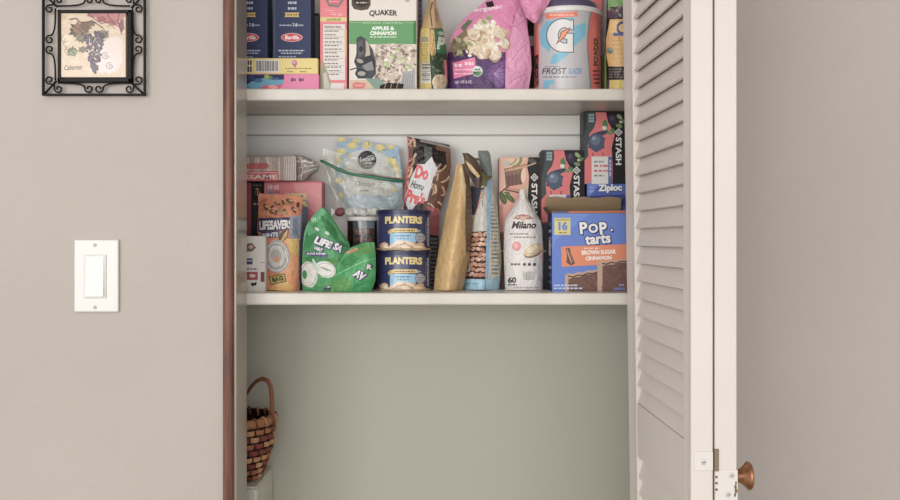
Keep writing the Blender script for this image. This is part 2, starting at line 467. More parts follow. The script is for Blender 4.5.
# ================================================================== wall things
# rocker switch
d = WY; sw = empty('light_switch', (X(97.5, d), d, Z(312, d)))
tag(sw, 'white rocker light switch on the beige wall below the framed tile', 'light switch')
mb = MB(); mb.box(X(75.3, d), X(119.8, d), d-.0062, d-.0002, Z(312, d), Z(239.5, d), (224,223,219), .0026, None, 3)
mb.build('switch_plate', PLAST, sw)
mb = MB(); mb.box(X(85.6, d), X(108, d), d-.0082, d-.0045, Z(298, d), Z(254.6, d), (216,213,208), .0012, None, 2)
fr_ = mb.build('rocker_frame', PLAST, sw)
mb = MB(); xa, xb, za, zb = X(87.4, d), X(106, d), Z(296, d), Z(256.4, d)
P = [[(xx, d-.0085-.0030*(1-k/6) - (.0004 if 0 < i < 3 else 0), za+(zb-za)*k/6) for i, xx in enumerate((xa, xa+.001, xb-.001, xb))] for k in range(7)]
mb.grid(P, (228,227,223), flip=True)
for a, b in ((P[0], 0), (P[-1], 1)): mb.face(list(a)+[(xb, d-.007, a[0][2]), (xa, d-.007, a[0][2])], (228,227,223))
for i in (0, 3): mb.face([r[i] for r in P]+[(P[-1][i][0], d-.007, zb), (P[0][i][0], d-.007, za)], (228,227,223))
mb.build('rocker', PLAST, sw)
for py in (245, 307):
    mb = MB(); c = at(96.5, py, d); mb.ball((c.x, d-.0062, c.z), .0030, .0011, .0030, (200,198,193), 8)
    mb.box(c.x-.0022, c.x+.0022, d-.0078, d-.0070, c.z-.0004, c.z+.0004, (105,102,98), 0, None)
    mb.build('screw', PLAST, sw)
# wrought iron frame with a painted tile
fr = empty('framed_tile', (X(94, d), d, Z(97, d)))
tag(fr, 'square black wrought iron scroll frame holding a painted grape tile, on the beige wall', 'picture frame')
yb = d-.008; IR = (17,14,15)
def PT(px, py, off=0): return Vector((X(px, yb), yb-off, Z(py, yb)))
mb = MB()
for (a, b) in (((43.4,-5.8),(43.4,94.8)),((144.8,-5.8),(144.8,94.8)),((43.4,-5.8),(144.8,-5.8)),((43.4,94.8),(144.8,94.8))):
    mb.box(min(X(a[0],yb),X(b[0],yb))-.0017, max(X(a[0],yb),X(b[0],yb))+.0017, yb-.003, yb+.003, min(Z(a[1],yb),Z(b[1],yb))-.0017, max(Z(a[1],yb),Z(b[1],yb))+.0017, IR, .0012, None, 2)
mb.build('outer_frame', IRON, fr)
mb = MB()
for x0, y0, x1, y1 in ((57.2,9.6,60.2,82),(127.6,9.6,131.2,82),(57.2,9.6,131.2,12.8),(57.2,78,131.2,82)):
    mb.box(X(x0,d-.013), X(x1,d-.013), d-.013, d-.001, Z(y1,d-.013), Z(y0,d-.013), IR, .0010, None, 2)
mb.build('inner_frame', IRON, fr)
mb = MB()
def spiral(cx, cy, r, a0, turn, n=20, rad=.0013, lead=()):
    pts = [PT(*p) for p in lead]
    for k in range(n+1):
        a = math.radians(a0+turn*k/n); q = r*(1-.68*k/n); pts.append(PT(cx+q*math.cos(a), cy+q*math.sin(a)))
    mb.tube(pts, rad, IR, 6)
tx, ty = 94, 44.5                          # the frame's middle; scrolls are laid out on one side, then turned to the other three
def side(rot):
    cs, sn = [(1,0),(0,1),(-1,0),(0,-1)][rot]
    def G(x, y): return (tx+x*cs-y*sn, ty+x*sn+y*cs)
    def sp(cx, cy, r, a0, turn, lead): # local: outward is +y
        pts = [PT(*G(*p)) for p in lead]
        for k in range(21):
            a = math.radians(a0+turn*k/20); q = r*(1-.66*k/20); pts.append(PT(*G(cx+q*math.cos(a), cy+q*math.sin(a))))
        mb.tube(pts, .00135, IR, 6)
    for m in (-1, 1):
        # long bowed rod along the inner bar, curling outward next to the middle
        lead = [(m*x, y) for x, y in ((36,38.5),(30,38.6),(22,38.8),(15,39.6),(11,41),(9,43))]
        if m > 0: sp(4.9, 44.2, 4.4, -20, 400, [(p[0], p[1]) for p in lead]+[])
        else: sp(-4.9, 44.2, 4.4, 200, -400, lead)
        # small curl leaving the corner diagonal
        lead = [(m*x, y) for x, y in ((40,40.5),(39.6,43))]
        if m > 0: sp(35.4, 44.4, 4.2, -10, 400, lead)
        else: sp(-35.4, 44.4, 4.2, 190, -400, lead)
    mb.tube([PT(*G(36.5, 37.5)), PT(*G(43, 43.5)), PT(*G(50, 50))], .0017, IR, 6)
for r_ in range(4): side(r_)
mb.build('scroll_work', IRON, fr, smooth=True)
mb = MB(); mb.box(X(59.8,d), X(128,d), d-.010, d-.002, Z(78.4,d), Z(12.4,d), (214,190,160), .0005)
tile = mb.build('tile', TIN, fr)
sh = Sheet()
for _ in range(70):
    x, y = R.uniform(62,126), R.uniform(14,77); sh.ell(x, y, R.uniform(2,6), R.uniform(2,5), R.choice([(218,196,170),(212,188,160),(220,200,176),(214,190,162)]), 0, 12, .25)
sh.ell(112, 58, 12, 16, (220,206,198), 0, 18, .15); sh.ell(110, 66, 10, 9, (222,210,204), 0, 18, .15); sh.ell(116, 46, 8, 9, (218,202,194), 0, 16, .15)  # pale blobs at right: window reflection painted into the tile
for a, b, r in ((63.5,17,3),(62,30,2),(66,19,3)): sh.ell(a, b, r, r*.7, (206,166,134), 0, 10, .3)
for cx, cy, rx, ry, cc in ((98,16,8,3.5,(172,104,104)),(112,18,9,6.5,(178,112,110)),(121,17,6,7,(182,118,116)),(104,21,5,3,(150,80,86)),(115,24,5,3.6,(168,100,104)),(124,27,2.6,6,(136,84,100))):
    sh.ell(cx, cy, rx, ry, cc, 0, 16, .2)
for p in (((88,13),(93,17),(99,22)),((99,22),(104,25),(113,23),(121,28)),((110,13),(111,19),(117,24)),((122,14),(120,22),(124,36))): sh.line(p, .9, (118,58,68))
def vine(cx, cy, s_, cc, rot):
    r = math.radians(rot); P = []
    for k in range(20):
        a = 2*math.pi*k/20; q = s_*(1 if k % 4 == 0 else .62 if k % 2 else .8)
        P.append((cx+q*math.cos(a+r), cy+q*.85*math.sin(a+r)))
    sh.poly(P, cc)
vine(81, 32, 11.5, (78,60,50), 10); vine(82, 30, 9.5, (138,104,84), 40); vine(88, 28, 7.5, (112,84,68), 20); vine(84, 39, 7.5, (98,88,64), 80); vine(83, 38, 5, (126,114,84), 50)
vine(75, 53, 7, (92,98,68), 60); vine(76, 54, 5, (140,142,102), 20); vine(85, 51, 5, (112,106,72), 0); vine(106, 36, 7, (104,108,84), 30); vine(105, 35, 5, (130,134,106), 0); vine(103, 42, 5, (90,94,74), 0); vine(94, 25, 5, (124,98,78), 50)
for p in ([(76,27),(84,33),(88,42)],[(81,40),(86,34)],[(72,50),(78,56)],[(102,38),(110,34)]): sh.line(p, .6, (60,46,40))
sh.line([(72,21),(79,20),(83,24)], 1.2, (96,66,50)); sh.line([(83,24),(96,23),(106,30)], 1, (80,58,48))
for p in ([(66,36),(64,41),(67,44),(71,42)],[(70,48),(67,52),(71,57)],[(109,28),(115,27),(117,31)],[(68,40),(66,46),(70,50)]): sh.line(p, .6, (138,112,98))
for a, b in ((108,57),(112,67)): sh.ring(a, b, 3.4, 3, .7, (140,118,126), 14, 0, 300); sh.ring(a+.6, b, 1.4, 1.3, .6, (140,118,126), 10)
for k in range(150):
    t = R.random()**1.15; w = 9.5*(1-t)**.75+1.2
    x = 96.5+R.uniform(-w, w)+.6*t; y = 33+41*t
    q = R.uniform(1.15, 1.6); sh.ell(x, y, q, q, R.choice([(54,40,56),(74,56,76),(92,72,94),(44,34,48)]), 0, 9)
    sh.ell(x-.35, y-.35, q*.35, q*.35, (140,122,142), 0, 6)
sh.text('Cabernet', 67, 66, 85, 71, (98,78,70), -2, 0.008, .45)
sh.print(lambda px, py, e: Vector((X(min(max(px,60),127.8),d), d-.010-e, Z(min(max(py,12.6),78.2),d))), 'painted_grapes', TIN, tile)
# ================================================================== upper shelf
WH = (228,224,220)
def a_pink(s):
    s.rect(235.5, 74.5, 284, 92.5, (34,40,92))
    for p, c in (([(262,92.5),(266,86),(274,83),(284,82),(296,84),(318,84),(318,92.5)],(206,98,128)),([(247,85),(252,81),(259,80.5),(262,78),(268,79),(274,80),(284,79.5),(284,84),(270,86),(266,89),(247,90)],(96,164,196)),
                 ([(258,92.5),(262,86.5),(268,85),(276,85.5),(284,83.5),(284,92.5)],(208,74,110)),([(240,86),(247,84),(251,88),(246,92.5),(236,92.5)],(84,150,190)),([(284,74.5),(318.6,74.5),(318.6,92.5),(278,92.5),(284,82)],(226,120,166))): s.poly(p, c)
    s.ell(252,78.5,3.6,2.6,(40,66,110),0,10,.3); s.ell(258.5,81,4,2.4,(58,110,150),0,10,.3); s.ell(267,76.8,3,2.4,(158,176,84),0,10,.25); s.ell(271,77.5,2,1.6,(84,140,84))
    s.ell(273,87,5,2,(232,150,150),10,12,.2); s.ell(276,79,3,1.4,(70,90,150))
    for x in (291, 299): s.rect(x, 78, x+2.1, 81.5, (112,60,98)); s.rect(x+2.5, 78.4, x+4.6, 81.2, (120,64,104))
_, zt = carton('pastry_box', 'flat pink and navy box lying lowest on the upper shelf at its left end', 'box', 1.535, 236, 319, 74, .125, (224,118,164), Z_TOP, a_pink)
def a_yel(s):
    s.rect(236, 58.8, 247, 73, (232,214,140))
    for x in (247.5, 250): s.rect(x, 60.5, x+1.7, 72, (52,54,92))
    s.rect(247.4, 65, 253, 66.4, (232,214,140)); s.bars(255.5, 60, 279, 72.5, 22)
    s.ell(294.5, 62.6, 3, 2.6, (196,120,150), 0, 12, .1); s.poly([(292,64),(297.4,63.5),(295,68)], (186,104,140)); s.ell(294, 62.4, 1.3, 1.2, (230,170,190))
    s.bits(285.5, 68, 312, 68.9, (136,112,76), 9); s.bits(287, 71.2, 293, 72.2, (120,96,70), 3); s.bits(300, 71.2, 306, 72.2, (120,96,70), 3)
_, zy = carton('tart_box', 'flat yellow box with a barcode, lying on the flat pink box under the navy cartons', 'box', 1.5355, 235, 318, 58, .12, (230,208,128), zt, a_yel)
NAVY = (48,60,98)
def a_pasta(s):
    s.rect(273.5, -30, 310.6, 57.8, NAVY)
    s.rect(273.5, -30, 275.2, 57.8, (72,84,124))
    for y0, x0, x1 in ((1.6,288,296.5),(7.2,288,296.5)): s.bits(x0, y0, x1, y0+2.4, (190,196,210), 4)
    s.poly([(284.5,12.6),(299.4,12.6),(298.2,14.8),(299.4,17),(284.5,17),(285.8,14.8)], (216,184,104)); s.bits(287, 14, 297.5, 15.6, (140,112,60), 5)
    s.bits(279.5, 24.6, 291.5, 26, (176,184,204), 6); s.text('7-8', 292.6, 23.2, 297.4, 26.8, (220,224,232), 0, .02); s.bits(298.2, 24.6, 303.5, 26, (176,184,204), 3)
    s.ell(291.8, 37.4, 10.8, 4.4, (232,196,196)); s.ell(291.8, 37.4, 10.2, 3.9, (206,52,66)); s.text('Barilla', 284.8, 35.4, 299, 39.4, (244,236,234), 0, .03, .15)
    s.bits(278.5, 50, 304.5, 51.2, (196,202,216), 9); s.bits(281, 52.6, 302.5, 53.8, (180,188,206), 8); s.bits(278.5, 56.2, 296, 57.4, (160,170,194), 6)
pb, _ = carton('pasta_box', 'navy pasta carton with whole red oval badge in view, standing on the yellow box', 'box', 1.55, 273, 311, -28, .046, NAVY, zy, a_pasta, 'navy pasta cartons')
copy_thing(pb, (-43.5*1.55/F, 0, 0), 'navy pasta carton half hidden behind the left door jamb')
carton('slate_box', 'narrow slate grey box standing behind the navy carton, beside the tall pink one', 'box', 1.608, 305, 319, 13, .045, (70,88,92), zy, lambda s: (s.rect(314.5, 16, 318.6, 57, (96,122,118)), s.rect(305.4, 13.5, 318.6, 15.6, (40,50,60))))
def a_orig(s):
    P, IV = (226,112,122), (226,220,214)
    s.rect(320.3, -30, 346.6, 93.6, P)
    for y in range(9, 24, 2): s.line([(320.5,y),(346.4,y-1.5)], .5, (236,140,146))
    s.poly([(324.5,-2),(328.5,6.4),(338.5,7.6),(343.5,1),(344,-8),(325,-8)], (136,128,126)); s.poly([(327,-2.5),(330,4.2),(338,5),(341.2,0),(341,-8),(327.5,-8)], (214,92,106))
    s.bits(329, 1, 339, 2, (236,180,180), 4)
    s.bits(326, 10, 334, 11.2, (240,176,176), 3); s.text('16 oz', 332, 12.4, 342, 15.4, (242,190,190), 0, .01)
    s.rect(320.3, 17.4, 346.6, 21.4, (224,206,130)); s.text('original', 326.5, 18, 340.6, 21.2, (72,122,76), 0, .02)
    s.rect(323.2, 24.2, 345, 80, IV); s.text('Nutrition Facts', 324.6, 25.4, 341, 28.2, (70,62,66), 0, .02)
    for k in range(13): s.bits(324.6, 30.6+k*3.6, R.uniform(335,343), 31.7+k*3.6, (112,104,108), 6)
    for k in range(7): s.line([(324.4,29.6+k*7.2),(343.8,29.6+k*7.2)], .3, (130,122,124))
    s.rect(324, 82.6, 346, 86.4, (232,160,160)); s.rect(326, 83.4, 344, 93, IV)
    s.poly([(320.4,64),(323,60),(327,70),(331,82),(330,93),(320.4,93)], (176,160,128)); s.poly([(321,70),(324,66),(328,80),(326,90),(321,88)], (150,160,140)); s.poly([(323,74),(326,72),(330,88),(324,92)], (200,196,186))
    s.poly([(344.4,30),(346.6,28),(346.6,60),(344.8,52)], (220,180,110))
carton('cracker_box', 'tall pink carton with yellow band and white nutrition panel, left of the oatmeal carton', 'box', 1.545, 320, 347, -26, .06, (222,108,120), Z_TOP, a_orig)
def a_oat(s):
    CR, GR = (228,221,211), (98,160,100)
    s.rect(349.4, -30, 416.2, 94, CR)
    s.poly([(351.5,-8),(351.5,5),(354,9),(361,10.6),(368,9.4),(370.6,5),(370.6,-8)], (92,80,72)); s.poly([(353.5,-8),(354,4),(361,7.4),(368,5),(368.6,-8)], (60,52,50)); s.bits(356, 2, 367, 3.4, (196,186,176), 4)
    s.rect(405, -3, 409.5, 2.2, (178,182,186)); s.text('QUAKER', 369.2, 10.6, 397.4, 17.2, (62,58,60), 0, .035, 0, .9)
    s.rect(349.4, 20.8, 416.2, 44.2, GR); s.rect(413.4, 20.8, 416.2, 44.2, (58,122,70))
    s.line([(350,22.7),(362,22.7)], .4, (170,206,166)); s.line([(404,22.7),(415,22.7)], .4, (170,206,166))
    s.text('INSTANT OATMEAL', 363, 21.8, 403.4, 24, (196,222,190), 0, 0); s.text('APPLES &', 371.4, 26.4, 394.4, 30.2, (240,246,238), 0, .045); s.text('CINNAMON', 370, 31.2, 396.4, 35.2, (240,246,238), 0, .045)
    s.bits(370, 36.4, 397, 37.6, (206,228,202), 9)
    ph = [(376,44.4),(392,43.6),(415.6,45),(415.6,80),(410,94),(384,94),(375,80),(372,70)]
    s.poly(ph, (206,192,178))
    s.scatter(inpoly(ph), (372,44,416,93), 330, (.9,2.6), [(230,218,202),(198,180,162),(170,150,134),(240,232,220),(132,114,104),(212,192,172),(150,136,130)], (.4,.8))
    for x, y in ((392,57),(386,64),(408,67),(398,51),(404,60)):
        s.ell(x, y, 3.4, 2.4, (166,182,130), R.uniform(0,60), 8, .2); s.ell(x-.5, y+.5, 2.2, 1.6, (206,214,164), 20, 8, .2)
    s.poly([(403,72),(415,70),(415.6,94),(398,94),(401,82)], (172,172,176))
    for k in range(5): s.line([(404+k*2.2,74),(402+k*2.4,92)], .5, (126,128,134))
    s.poly([(350,80),(368,80),(384,94),(350,94)], (214,186,160)); s.poly([(366,79),(378,78),(386,84),(380,94),(374,88)], (132,160,146)); s.poly([(380,85.5),(388,82.6),(404,84),(402,94),(379,94)], (34,28,28))
    for k in range(3): s.line([(386+k*6,83.4),(383+k*6,93)], .6, (190,150,130))
    s.poly([(352.4,84),(356,81.8),(366,83.4),(364,88.6),(352.8,88.6)], (216,112,110)); s.bits(355, 85, 363, 86, (240,190,186), 4)
    pk = [(356.6,38),(360.6,36),(366,39),(373,50),(375.6,62),(376,74),(372,78.6),(358,78.6),(355,74),(357,68),(354,62),(356.4,54)]
    s.poly(pk, (74,80,88)); s.poly([(365.6,39.6),(369,44),(370.6,58),(364,62),(366,52)], (196,178,156)); s.poly([(357.6,42),(362,40),(363.6,54),(358.6,58)], (104,100,100)); s.ell(361,49,2,3,(52,54,62))
    s.poly([(354.6,60),(371,55),(375.6,60),(375,70),(358,66)], (58,62,70)); s.ell(360,61,3.6,2,(176,160,146),20); s.poly([(362,66),(372,61),(374,70),(366,71)], (142,146,146)); s.ring(361.6,73.6,5.6,3.6,1.8,(62,68,76),18); s.ell(361.6,73.6,4,2.4,(172,164,158)); s.line([(350,70),(356,68),(366,72)], 1.1, (60,52,50))
carton('oatmeal_box', 'cream and green oatmeal carton with apple pieces photo, standing on the upper shelf', 'box', 1.545, 349, 416.6, -30, .075, (222,214,204), Z_TOP, a_oat)
carton('violet_box', 'narrow dusky violet carton squeezed between oatmeal carton and the barcoded yellow bag', 'box', 1.622, 398, 421.5, -20, .05, (118,104,128), Z_TOP, lambda s: [s.bits(416.6, y, 421, y+2.2, (70,60,84), 2) for y in range(-10, 90, 5)])
# gusseted bag seen on its corner
pp = Pouch(1.565, [(-26,424,440,.012),(-6,428,435.5,.02),(4,428.5,436.5,.03),(16,424.5,439.5,.04),(30,420.5,443.4,.05),(48,419.4,446,.055),(70,419,448,.06),(94,419,448,.055)], Z_TOP, .0018, 40, seed=3, p=2.0)
o = pp.build('snack_bag', (196,164,96), FILM, None, 'yellow and green gusseted bag with a barcode, right of the oatmeal carton', 'bag')
sh = Sheet()
sh.poly([(420.6,29),(429.4,28),(429.8,60),(431.4,94),(419,94),(419,50)], (214,190,104)); sh.rect(422, 37, 428.4, 42, (150,150,150))
for k in range(9): sh.bits(421.4, 44+k*2.2, 428.6, 45+k*2.2, (160,136,74), 4)
sh.bars(421, 63, 431, 83, 12, True)
sh.poly([(430.4,4),(435.6,4),(440.6,28),(430,29)], (190,152,108)); sh.line([(432.4,2),(430.4,12),(432,26)], 1.2, (92,66,46)); sh.line([(435,8),(437,22)], 1, (120,88,60))
sh.poly([(430.2,28.5),(441.8,28.5),(447.6,60),(448,94),(432,94),(430,60)], (44,66,48)); sh.poly([(430.4,29),(434,29.5),(436,52),(433,60),(430,52)], (206,160,90))
sh.poly([(434,29),(442.6,29.5),(446,54),(437,53)], (36,120,70)); sh.text('P', 437.4, 37, 444.6, 50, (214,224,206), 8, .06); sh.ell(440.4, 33.4, 3, 1.8, (220,228,212), 10)
for _ in range(26): sh.ell(R.uniform(432,446), R.uniform(55,77), R.uniform(1,3), R.uniform(.8,1.8), R.choice([(58,84,56),(86,108,72),(32,48,38),(112,120,90)]), R.uniform(0,180), 9, .2)
sh.ell(439.6, 82.6, 7.6, 8.6, (212,192,156), 0, 18, .06)
for _ in range(16): sh.ell(R.uniform(434,445), R.uniform(76,90), 1.6, 1, R.choice([(226,210,180),(192,166,128)]), R.uniform(0,180), 8, .2)
sh.poly([(443.4,60),(446,60),(447,80),(445,78)], (216,120,120))
pp.art(sh, 'printed_film', FILM, o)
# pink pouch
pk = Pouch(1.585, [(-16,498,528,.01),(0,486,526.5,.022),(8,477,526,.034),(20,463,526.5,.05),(36,451.4,528.5,.06),(52,448,530.5,.066),(68,446.4,531.5,.07),(94,446.6,528,.062)], Z_TOP, .0055, 24, seed=5, p=2.2)
o = pk.build('frozen_fruit_pouch', (222,124,172), FILM, None, 'large pink and purple stand-up pouch with pale floret picture, left of the powder canister', 'bag', nu=48, nv=72)
sh = Sheet()
sh.poly([(505,94),(505.6,64),(511,34),(516,14),(521,0),(527,0),(527,30),(531,50),(531.6,70),(528,94)], (236,156,196))
sh.poly([(447,60),(452,40),(466,30),(474,42),(470,56),(452,64)], (132,122,90))
sh.poly([(446.2,58),(450,54),(505.4,52),(505,94),(446.4,94)], (86,46,106))
for k in range(5): sh.ell(450.6+k*7.2, 56.4-k*1.1, 4.2, 4.4, (86,46,106) if k % 2 else (70,36,90))
sh.poly([(490,66),(505,60),(504.6,84),(500,90),(488,78)], (118,72,140))
for k in range(5): sh.line([(494,74),(503,66+4*k)], .6, (176,140,190))
fl = [(466,52),(466,38),(474,26),(482,18),(492,17),(498,28),(508,28),(511,36),(506,46),(498,46),(504,56),(496,62),(482,58),(472,58)]
for cx, cy, r in ((473,46,9),(482,40,9),(490,44,9),(484,26,8),(474,34,8),(491,30,8),(500,33,7),(504,43,6.5),(494,54,8),(482,52,8)):
    sh.ell(cx+.8, cy+1.2, r, r*.8, (182,152,118), R.uniform(0,90), 16, .12); sh.ell(cx, cy, r*.9, r*.72, (224,206,178), R.uniform(0,90), 16, .14)
sh.scatter(inpoly(fl), (464,16,512,64), 60, (1.2,3.4), [(236,224,204),(228,208,176),(206,176,140),(240,232,216)], (.5,.9))
for cx, cy in ((484,22),(489,18),(470,44)): sh.ell(cx, cy, 3.4, 2, (154,166,104), 30, 9, .2)
for k in range(14): sh.ell(R.uniform(451,468), R.uniform(38,56), R.uniform(1.5,3), R.uniform(1,2), R.choice([(156,140,104),(178,166,132),(112,108,80)]), R.uniform(0,180), 8, .2)
sh.poly([(461,28),(468,20),(473,21),(464,32)], (106,118,84))
sh.poly([(452.8,63),(475,57.4),(476.4,73),(454,79)], (226,108,154))
for k, (a, b) in enumerate(((455,463),(465,474))): sh.bits(a, 64-k*1.8, b, 67-k*1.8, (246,214,226), 3)
for k in range(2): sh.bits(455.4, 69+k*4, 473, 70.4+k*4, (244,196,214), 6)
sh.ell(477.4, 71.4, 5.2, 5.4, (222,226,220)); sh.ell(477.4, 71.4, 4.5, 4.7, (62,128,84), 0, 14, 0, 0, 180); sh.bits(474.6, 68.8, 480.4, 70.4, (70,110,84), 3)
sh.text('NET WT 16 OZ', 455, 80.6, 471.6, 83.6, (206,196,212), -3, .02)
sh.poly([(485.6,2.6),(492.6,1),(494.4,6.2),(487.6,8)], (40,32,40)); sh.text('organic', 474, 6.6, 502.4, 11.6, (244,222,232), -8, .03)
for p in ([(527,18),(517,26),(508,27)],[(529,42),(519,50),(512,60)],[(526,74),(516,78),(508,84)],[(520,4),(514,16),(512,24)]): sh.line(p, .8, (206,106,156))
pk.art(sh, 'printed_film', FILM, o, 1.8)
fp = Pouch(1.556, [(-14,522,556,.01),(-2,520,551,.016),(5,521,548,.02),(12,524,541.5,.02),(18,527,540,.016),(23,533,536.5,.008)], None, .006, 50, seed=8, p=2)
fp.build('folded_top', (222,128,174), FILM, o, nu=24, nv=30)
# powder canister
cc = X(567.4, 1.603); dc, rc = 1.603, .0585; RPX = 34.2
def canf(cxp, dcn, r, rp):
    def f(px, py, e):
        a = math.asin(max(-.995, min(.995, (px-cxp)/rp))); q = r+e
        y = dcn-q*math.cos(a); return Vector((X(cxp, dcn)+q*math.sin(a), y, Z(py, y)))
    return f
zr = Z(9.6, dc-rc)
mb = MB(); mb.lathe([(0,Z_TOP),(rc-.002,Z_TOP),(rc,Z_TOP+.002),(rc,zr),(0,zr)], cc, dc, (192,190,194), 96)
can = mb.build('powder_canister', TIN, None, (cc,dc,Z_TOP), True, ang=40)
tag(can, 'large round drink powder canister with coral side and big white letter, on the upper shelf', 'canister')
mb = MB(); mb.lathe([(rc-.004,zr-.001),(rc+.0016,zr-.001),(rc+.0022,zr+.001),(rc+.0022,zr+.006),(rc+.0008,zr+.0076),(rc-.004,zr+.0076)], cc, dc, (226,222,220), 96)
mb.build('lid_rim', PLAST, can, smooth=True, ang=40)
mb = MB(); mb.lathe([(rc-.0035,zr),(rc-.0035,zr+.006),(rc-.0075,zr+.020),(rc-.013,zr+.024),(0,zr+.024)], cc, dc, (92,86,112), 64)
mb.build('lid', PLAST, can, smooth=True, ang=40)
sh = Sheet(); CO, BL = (230,104,96), (112,184,210)
sh.poly([(586.4,10),(584.6,20),(583,34),(582.8,50),(584.6,68),(586.6,94),(602,94),(602,10)], (112,150,150)); sh.poly([(587.6,10),(586,22),(584.4,36),(584.2,50),(586,68),(588,94),(602,94),(602,10)], CO)
sh.poly([(533,24),(536,20),(537,50),(536,94),(533,94)], CO); sh.poly([(533.2,56),(536.4,54),(536.6,86),(533.2,88)], (34,30,34))
sh.poly([(542.6,13.4),(573.4,11.4),(573.4,16.2),(543,19)], (232,118,90)); sh.bits(546, 14.4, 570, 15.6, (246,200,180), 8)
sh.poly([(537.4,32),(543,21.6),(556,18),(568.4,17.4),(568.4,26),(556,29),(549,38),(546,52),(541,56),(538.4,46)], BL)
sh.poly([(569.4,26),(581.4,22.4),(580.4,36),(574,43),(569.4,46.4)], BL); sh.poly([(550,54),(558,52.4),(569,48.6),(560,58),(551,64),(546.4,63.2)], BL)
sh.poly([(538.6,46),(544,50),(546,54),(541,57)], (190,190,196)); sh.poly([(541,80.6),(550.6,79.4),(550,84),(546,84.6),(544,94),(540,92)], BL)
def gee(col, w):
    cx, cy = 559, 35.4
    P = [(568.6+w,19.4-w)]
    out = [(cx+(16.2+w)*math.cos(math.radians(a))*.93, cy+(16.4+w)*math.sin(math.radians(a))) for a in range(-70, -271, -12)]
    inn = [(cx+1+(6.8-w)*math.cos(math.radians(a))*.9, cy+(8.2-w)*math.sin(math.radians(a))) for a in range(-270, -61, 15)]
    sh.poly([(568.6+w,19.6-w),(566-w,21-w)]+out+[(568.6+w,51.8+w),(568.6+w,33.6-w),(560-w,33.6-w),(560-w,38.6+w),(563-w,38.6+w),(563-w,43.6-w)]+inn[1:]+[(565,29.4+w),(568.6+w,29.4+w)], col)
gee((52,54,62), .8); gee((228,226,226), 0)
sh.poly([(563.4,28.4),(566.6,27),(561,37),(551.8,45),(555.6,37),(556.6,32)], (120,56,50)); sh.poly([(562.8,29.4),(565.2,28.4),(560.2,36.4),(554,42),(556.4,37),(557.6,32.6)], (238,140,84))
sh.bits(542, 66.2, 556, 67.2, (140,136,140), 5); sh.text('FROST', 539.4, 68, 562.4, 74, (84,80,88), -1, .02, .2); sh.text('GLACIER', 564, 68, 577.6, 74, (108,150,190), 1, .03, .1)
sh.bits(540, 76.4, 571, 77.6, (130,126,132), 10)
sh.text('POWDER', 578.5, 48.4, 607.5, 54.4, (50,38,40), -90, .05)
for k, y in enumerate((70,74,78,82)): sh.bits(589.4+k*.4, y, 597.4, y+2, (60,44,46), 3)
sh.bits(599, 22, 600.6, 60, (90,60,60), 10, True)
sh.print(canf(567.4, dc, rc, RPX), 'printed_label', TIN, can, 1.6, 1.5e-5, 1.5e-4)
# things around the canister
def a_dark(s):
    s.rect(500.3, -13, 536.2, 93, (44,32,30))
    for _ in range(70): s.ell(R.uniform(503,534), R.uniform(-10,92), R.uniform(1,3.4), R.uniform(.8,2.4), R.choice([(84,54,44),(116,90,60),(150,120,96),(66,40,44),(90,98,60),(60,70,92),(180,160,140)]), R.uniform(0,180), 8, .2)
    s.rect(528, 36, 535, 46, (190,182,176)); s.rect(527, 47, 535, 56, (90,30,36))
carton('dark_snack_box', 'dark brown speckled packet seen in the gap between pink pouch and canister', 'box', 1.636, 500, 536.5, -14, .045, (40,30,30), Z_TOP, a_dark)
carton('coral_carton', 'coral carton rising behind the right edge of the canister lid', 'box', 1.666, 587, 602.5, -20, .022, (222,98,92), Z_TOP)
carton('lime_carton', 'thin lime carton edge rising behind the left of the canister lid', 'box', 1.666, 541.8, 547, -20, .022, (176,182,84), Z_TOP)
py_ = Pouch(1.575, [(-24,608,640,.01),(-10,606.5,640,.03),(18,606.5,640,.04),(40,605.6,640,.046),(66,606.4,641,.046),(94,607.6,641,.04)], Z_TOP, .0016, 35, seed=11, p=2.6)
o = py_.build('tortilla_pouch', (40,36,44), FILM, None, 'black, green and yellow pouch next to the louvre door at upper shelf end', 'bag')
sh = Sheet()
sh.rect(608, -24, 640, 7, (132,176,108)); sh.rect(608, 8, 640, 18.6, (96,66,92))
for _ in range(14): sh.ell(R.uniform(609,626), R.uniform(7,18), 2, 1.3, R.choice([(140,100,120),(120,160,100),(70,44,66)]), R.uniform(0,180), 8, .2)
sh.poly([(610,19.4),(640,18.4),(640,67),(608.6,66.4),(606.6,56),(606.2,40)], (226,180,104)); sh.poly([(611,21),(640,20),(640,30),(609.4,34)], (234,196,126))
sh.ring(622, 28, 4.4, 5.4, 2.4, (72,70,128), 18, 60, 300); sh.rect(613.4, 32.8, 626, 36, (78,96,156)); sh.ell(610.6, 50.6, 3.2, 3.2, (86,130,130)); sh.bits(608.8, 48.6, 612.4, 49.6, (200,214,200), 2)
for k in range(5): sh.bits(612, 40+k*4.4, 630, 41.2+k*4.4, (206,158,92), 5)
for k in range(4): sh.bits(609, 68.6+k*2.6, 630, 70+k*2.6, (128,116,104), 6)
sh.poly([(609.6,80),(640,79.4),(640,94),(609,94)], (222,196,96)); sh.poly([(606.6,80),(609,78),(609.2,94),(606.8,94)], (90,60,110))
py_.art(sh, 'printed_film', FILM, o)
carton('chartreuse_carton', 'narrow chartreuse carton with the dark gap painted on it, between canister and yellow pouch', 'box', 1.60, 603, 606.6, 54, .06, (170,180,80), Z_TOP, lambda s: s.rect(603.2, 54.5, 604.6, 94, (40,38,40)))  # dark strip paints in the shaded gap beside the canister
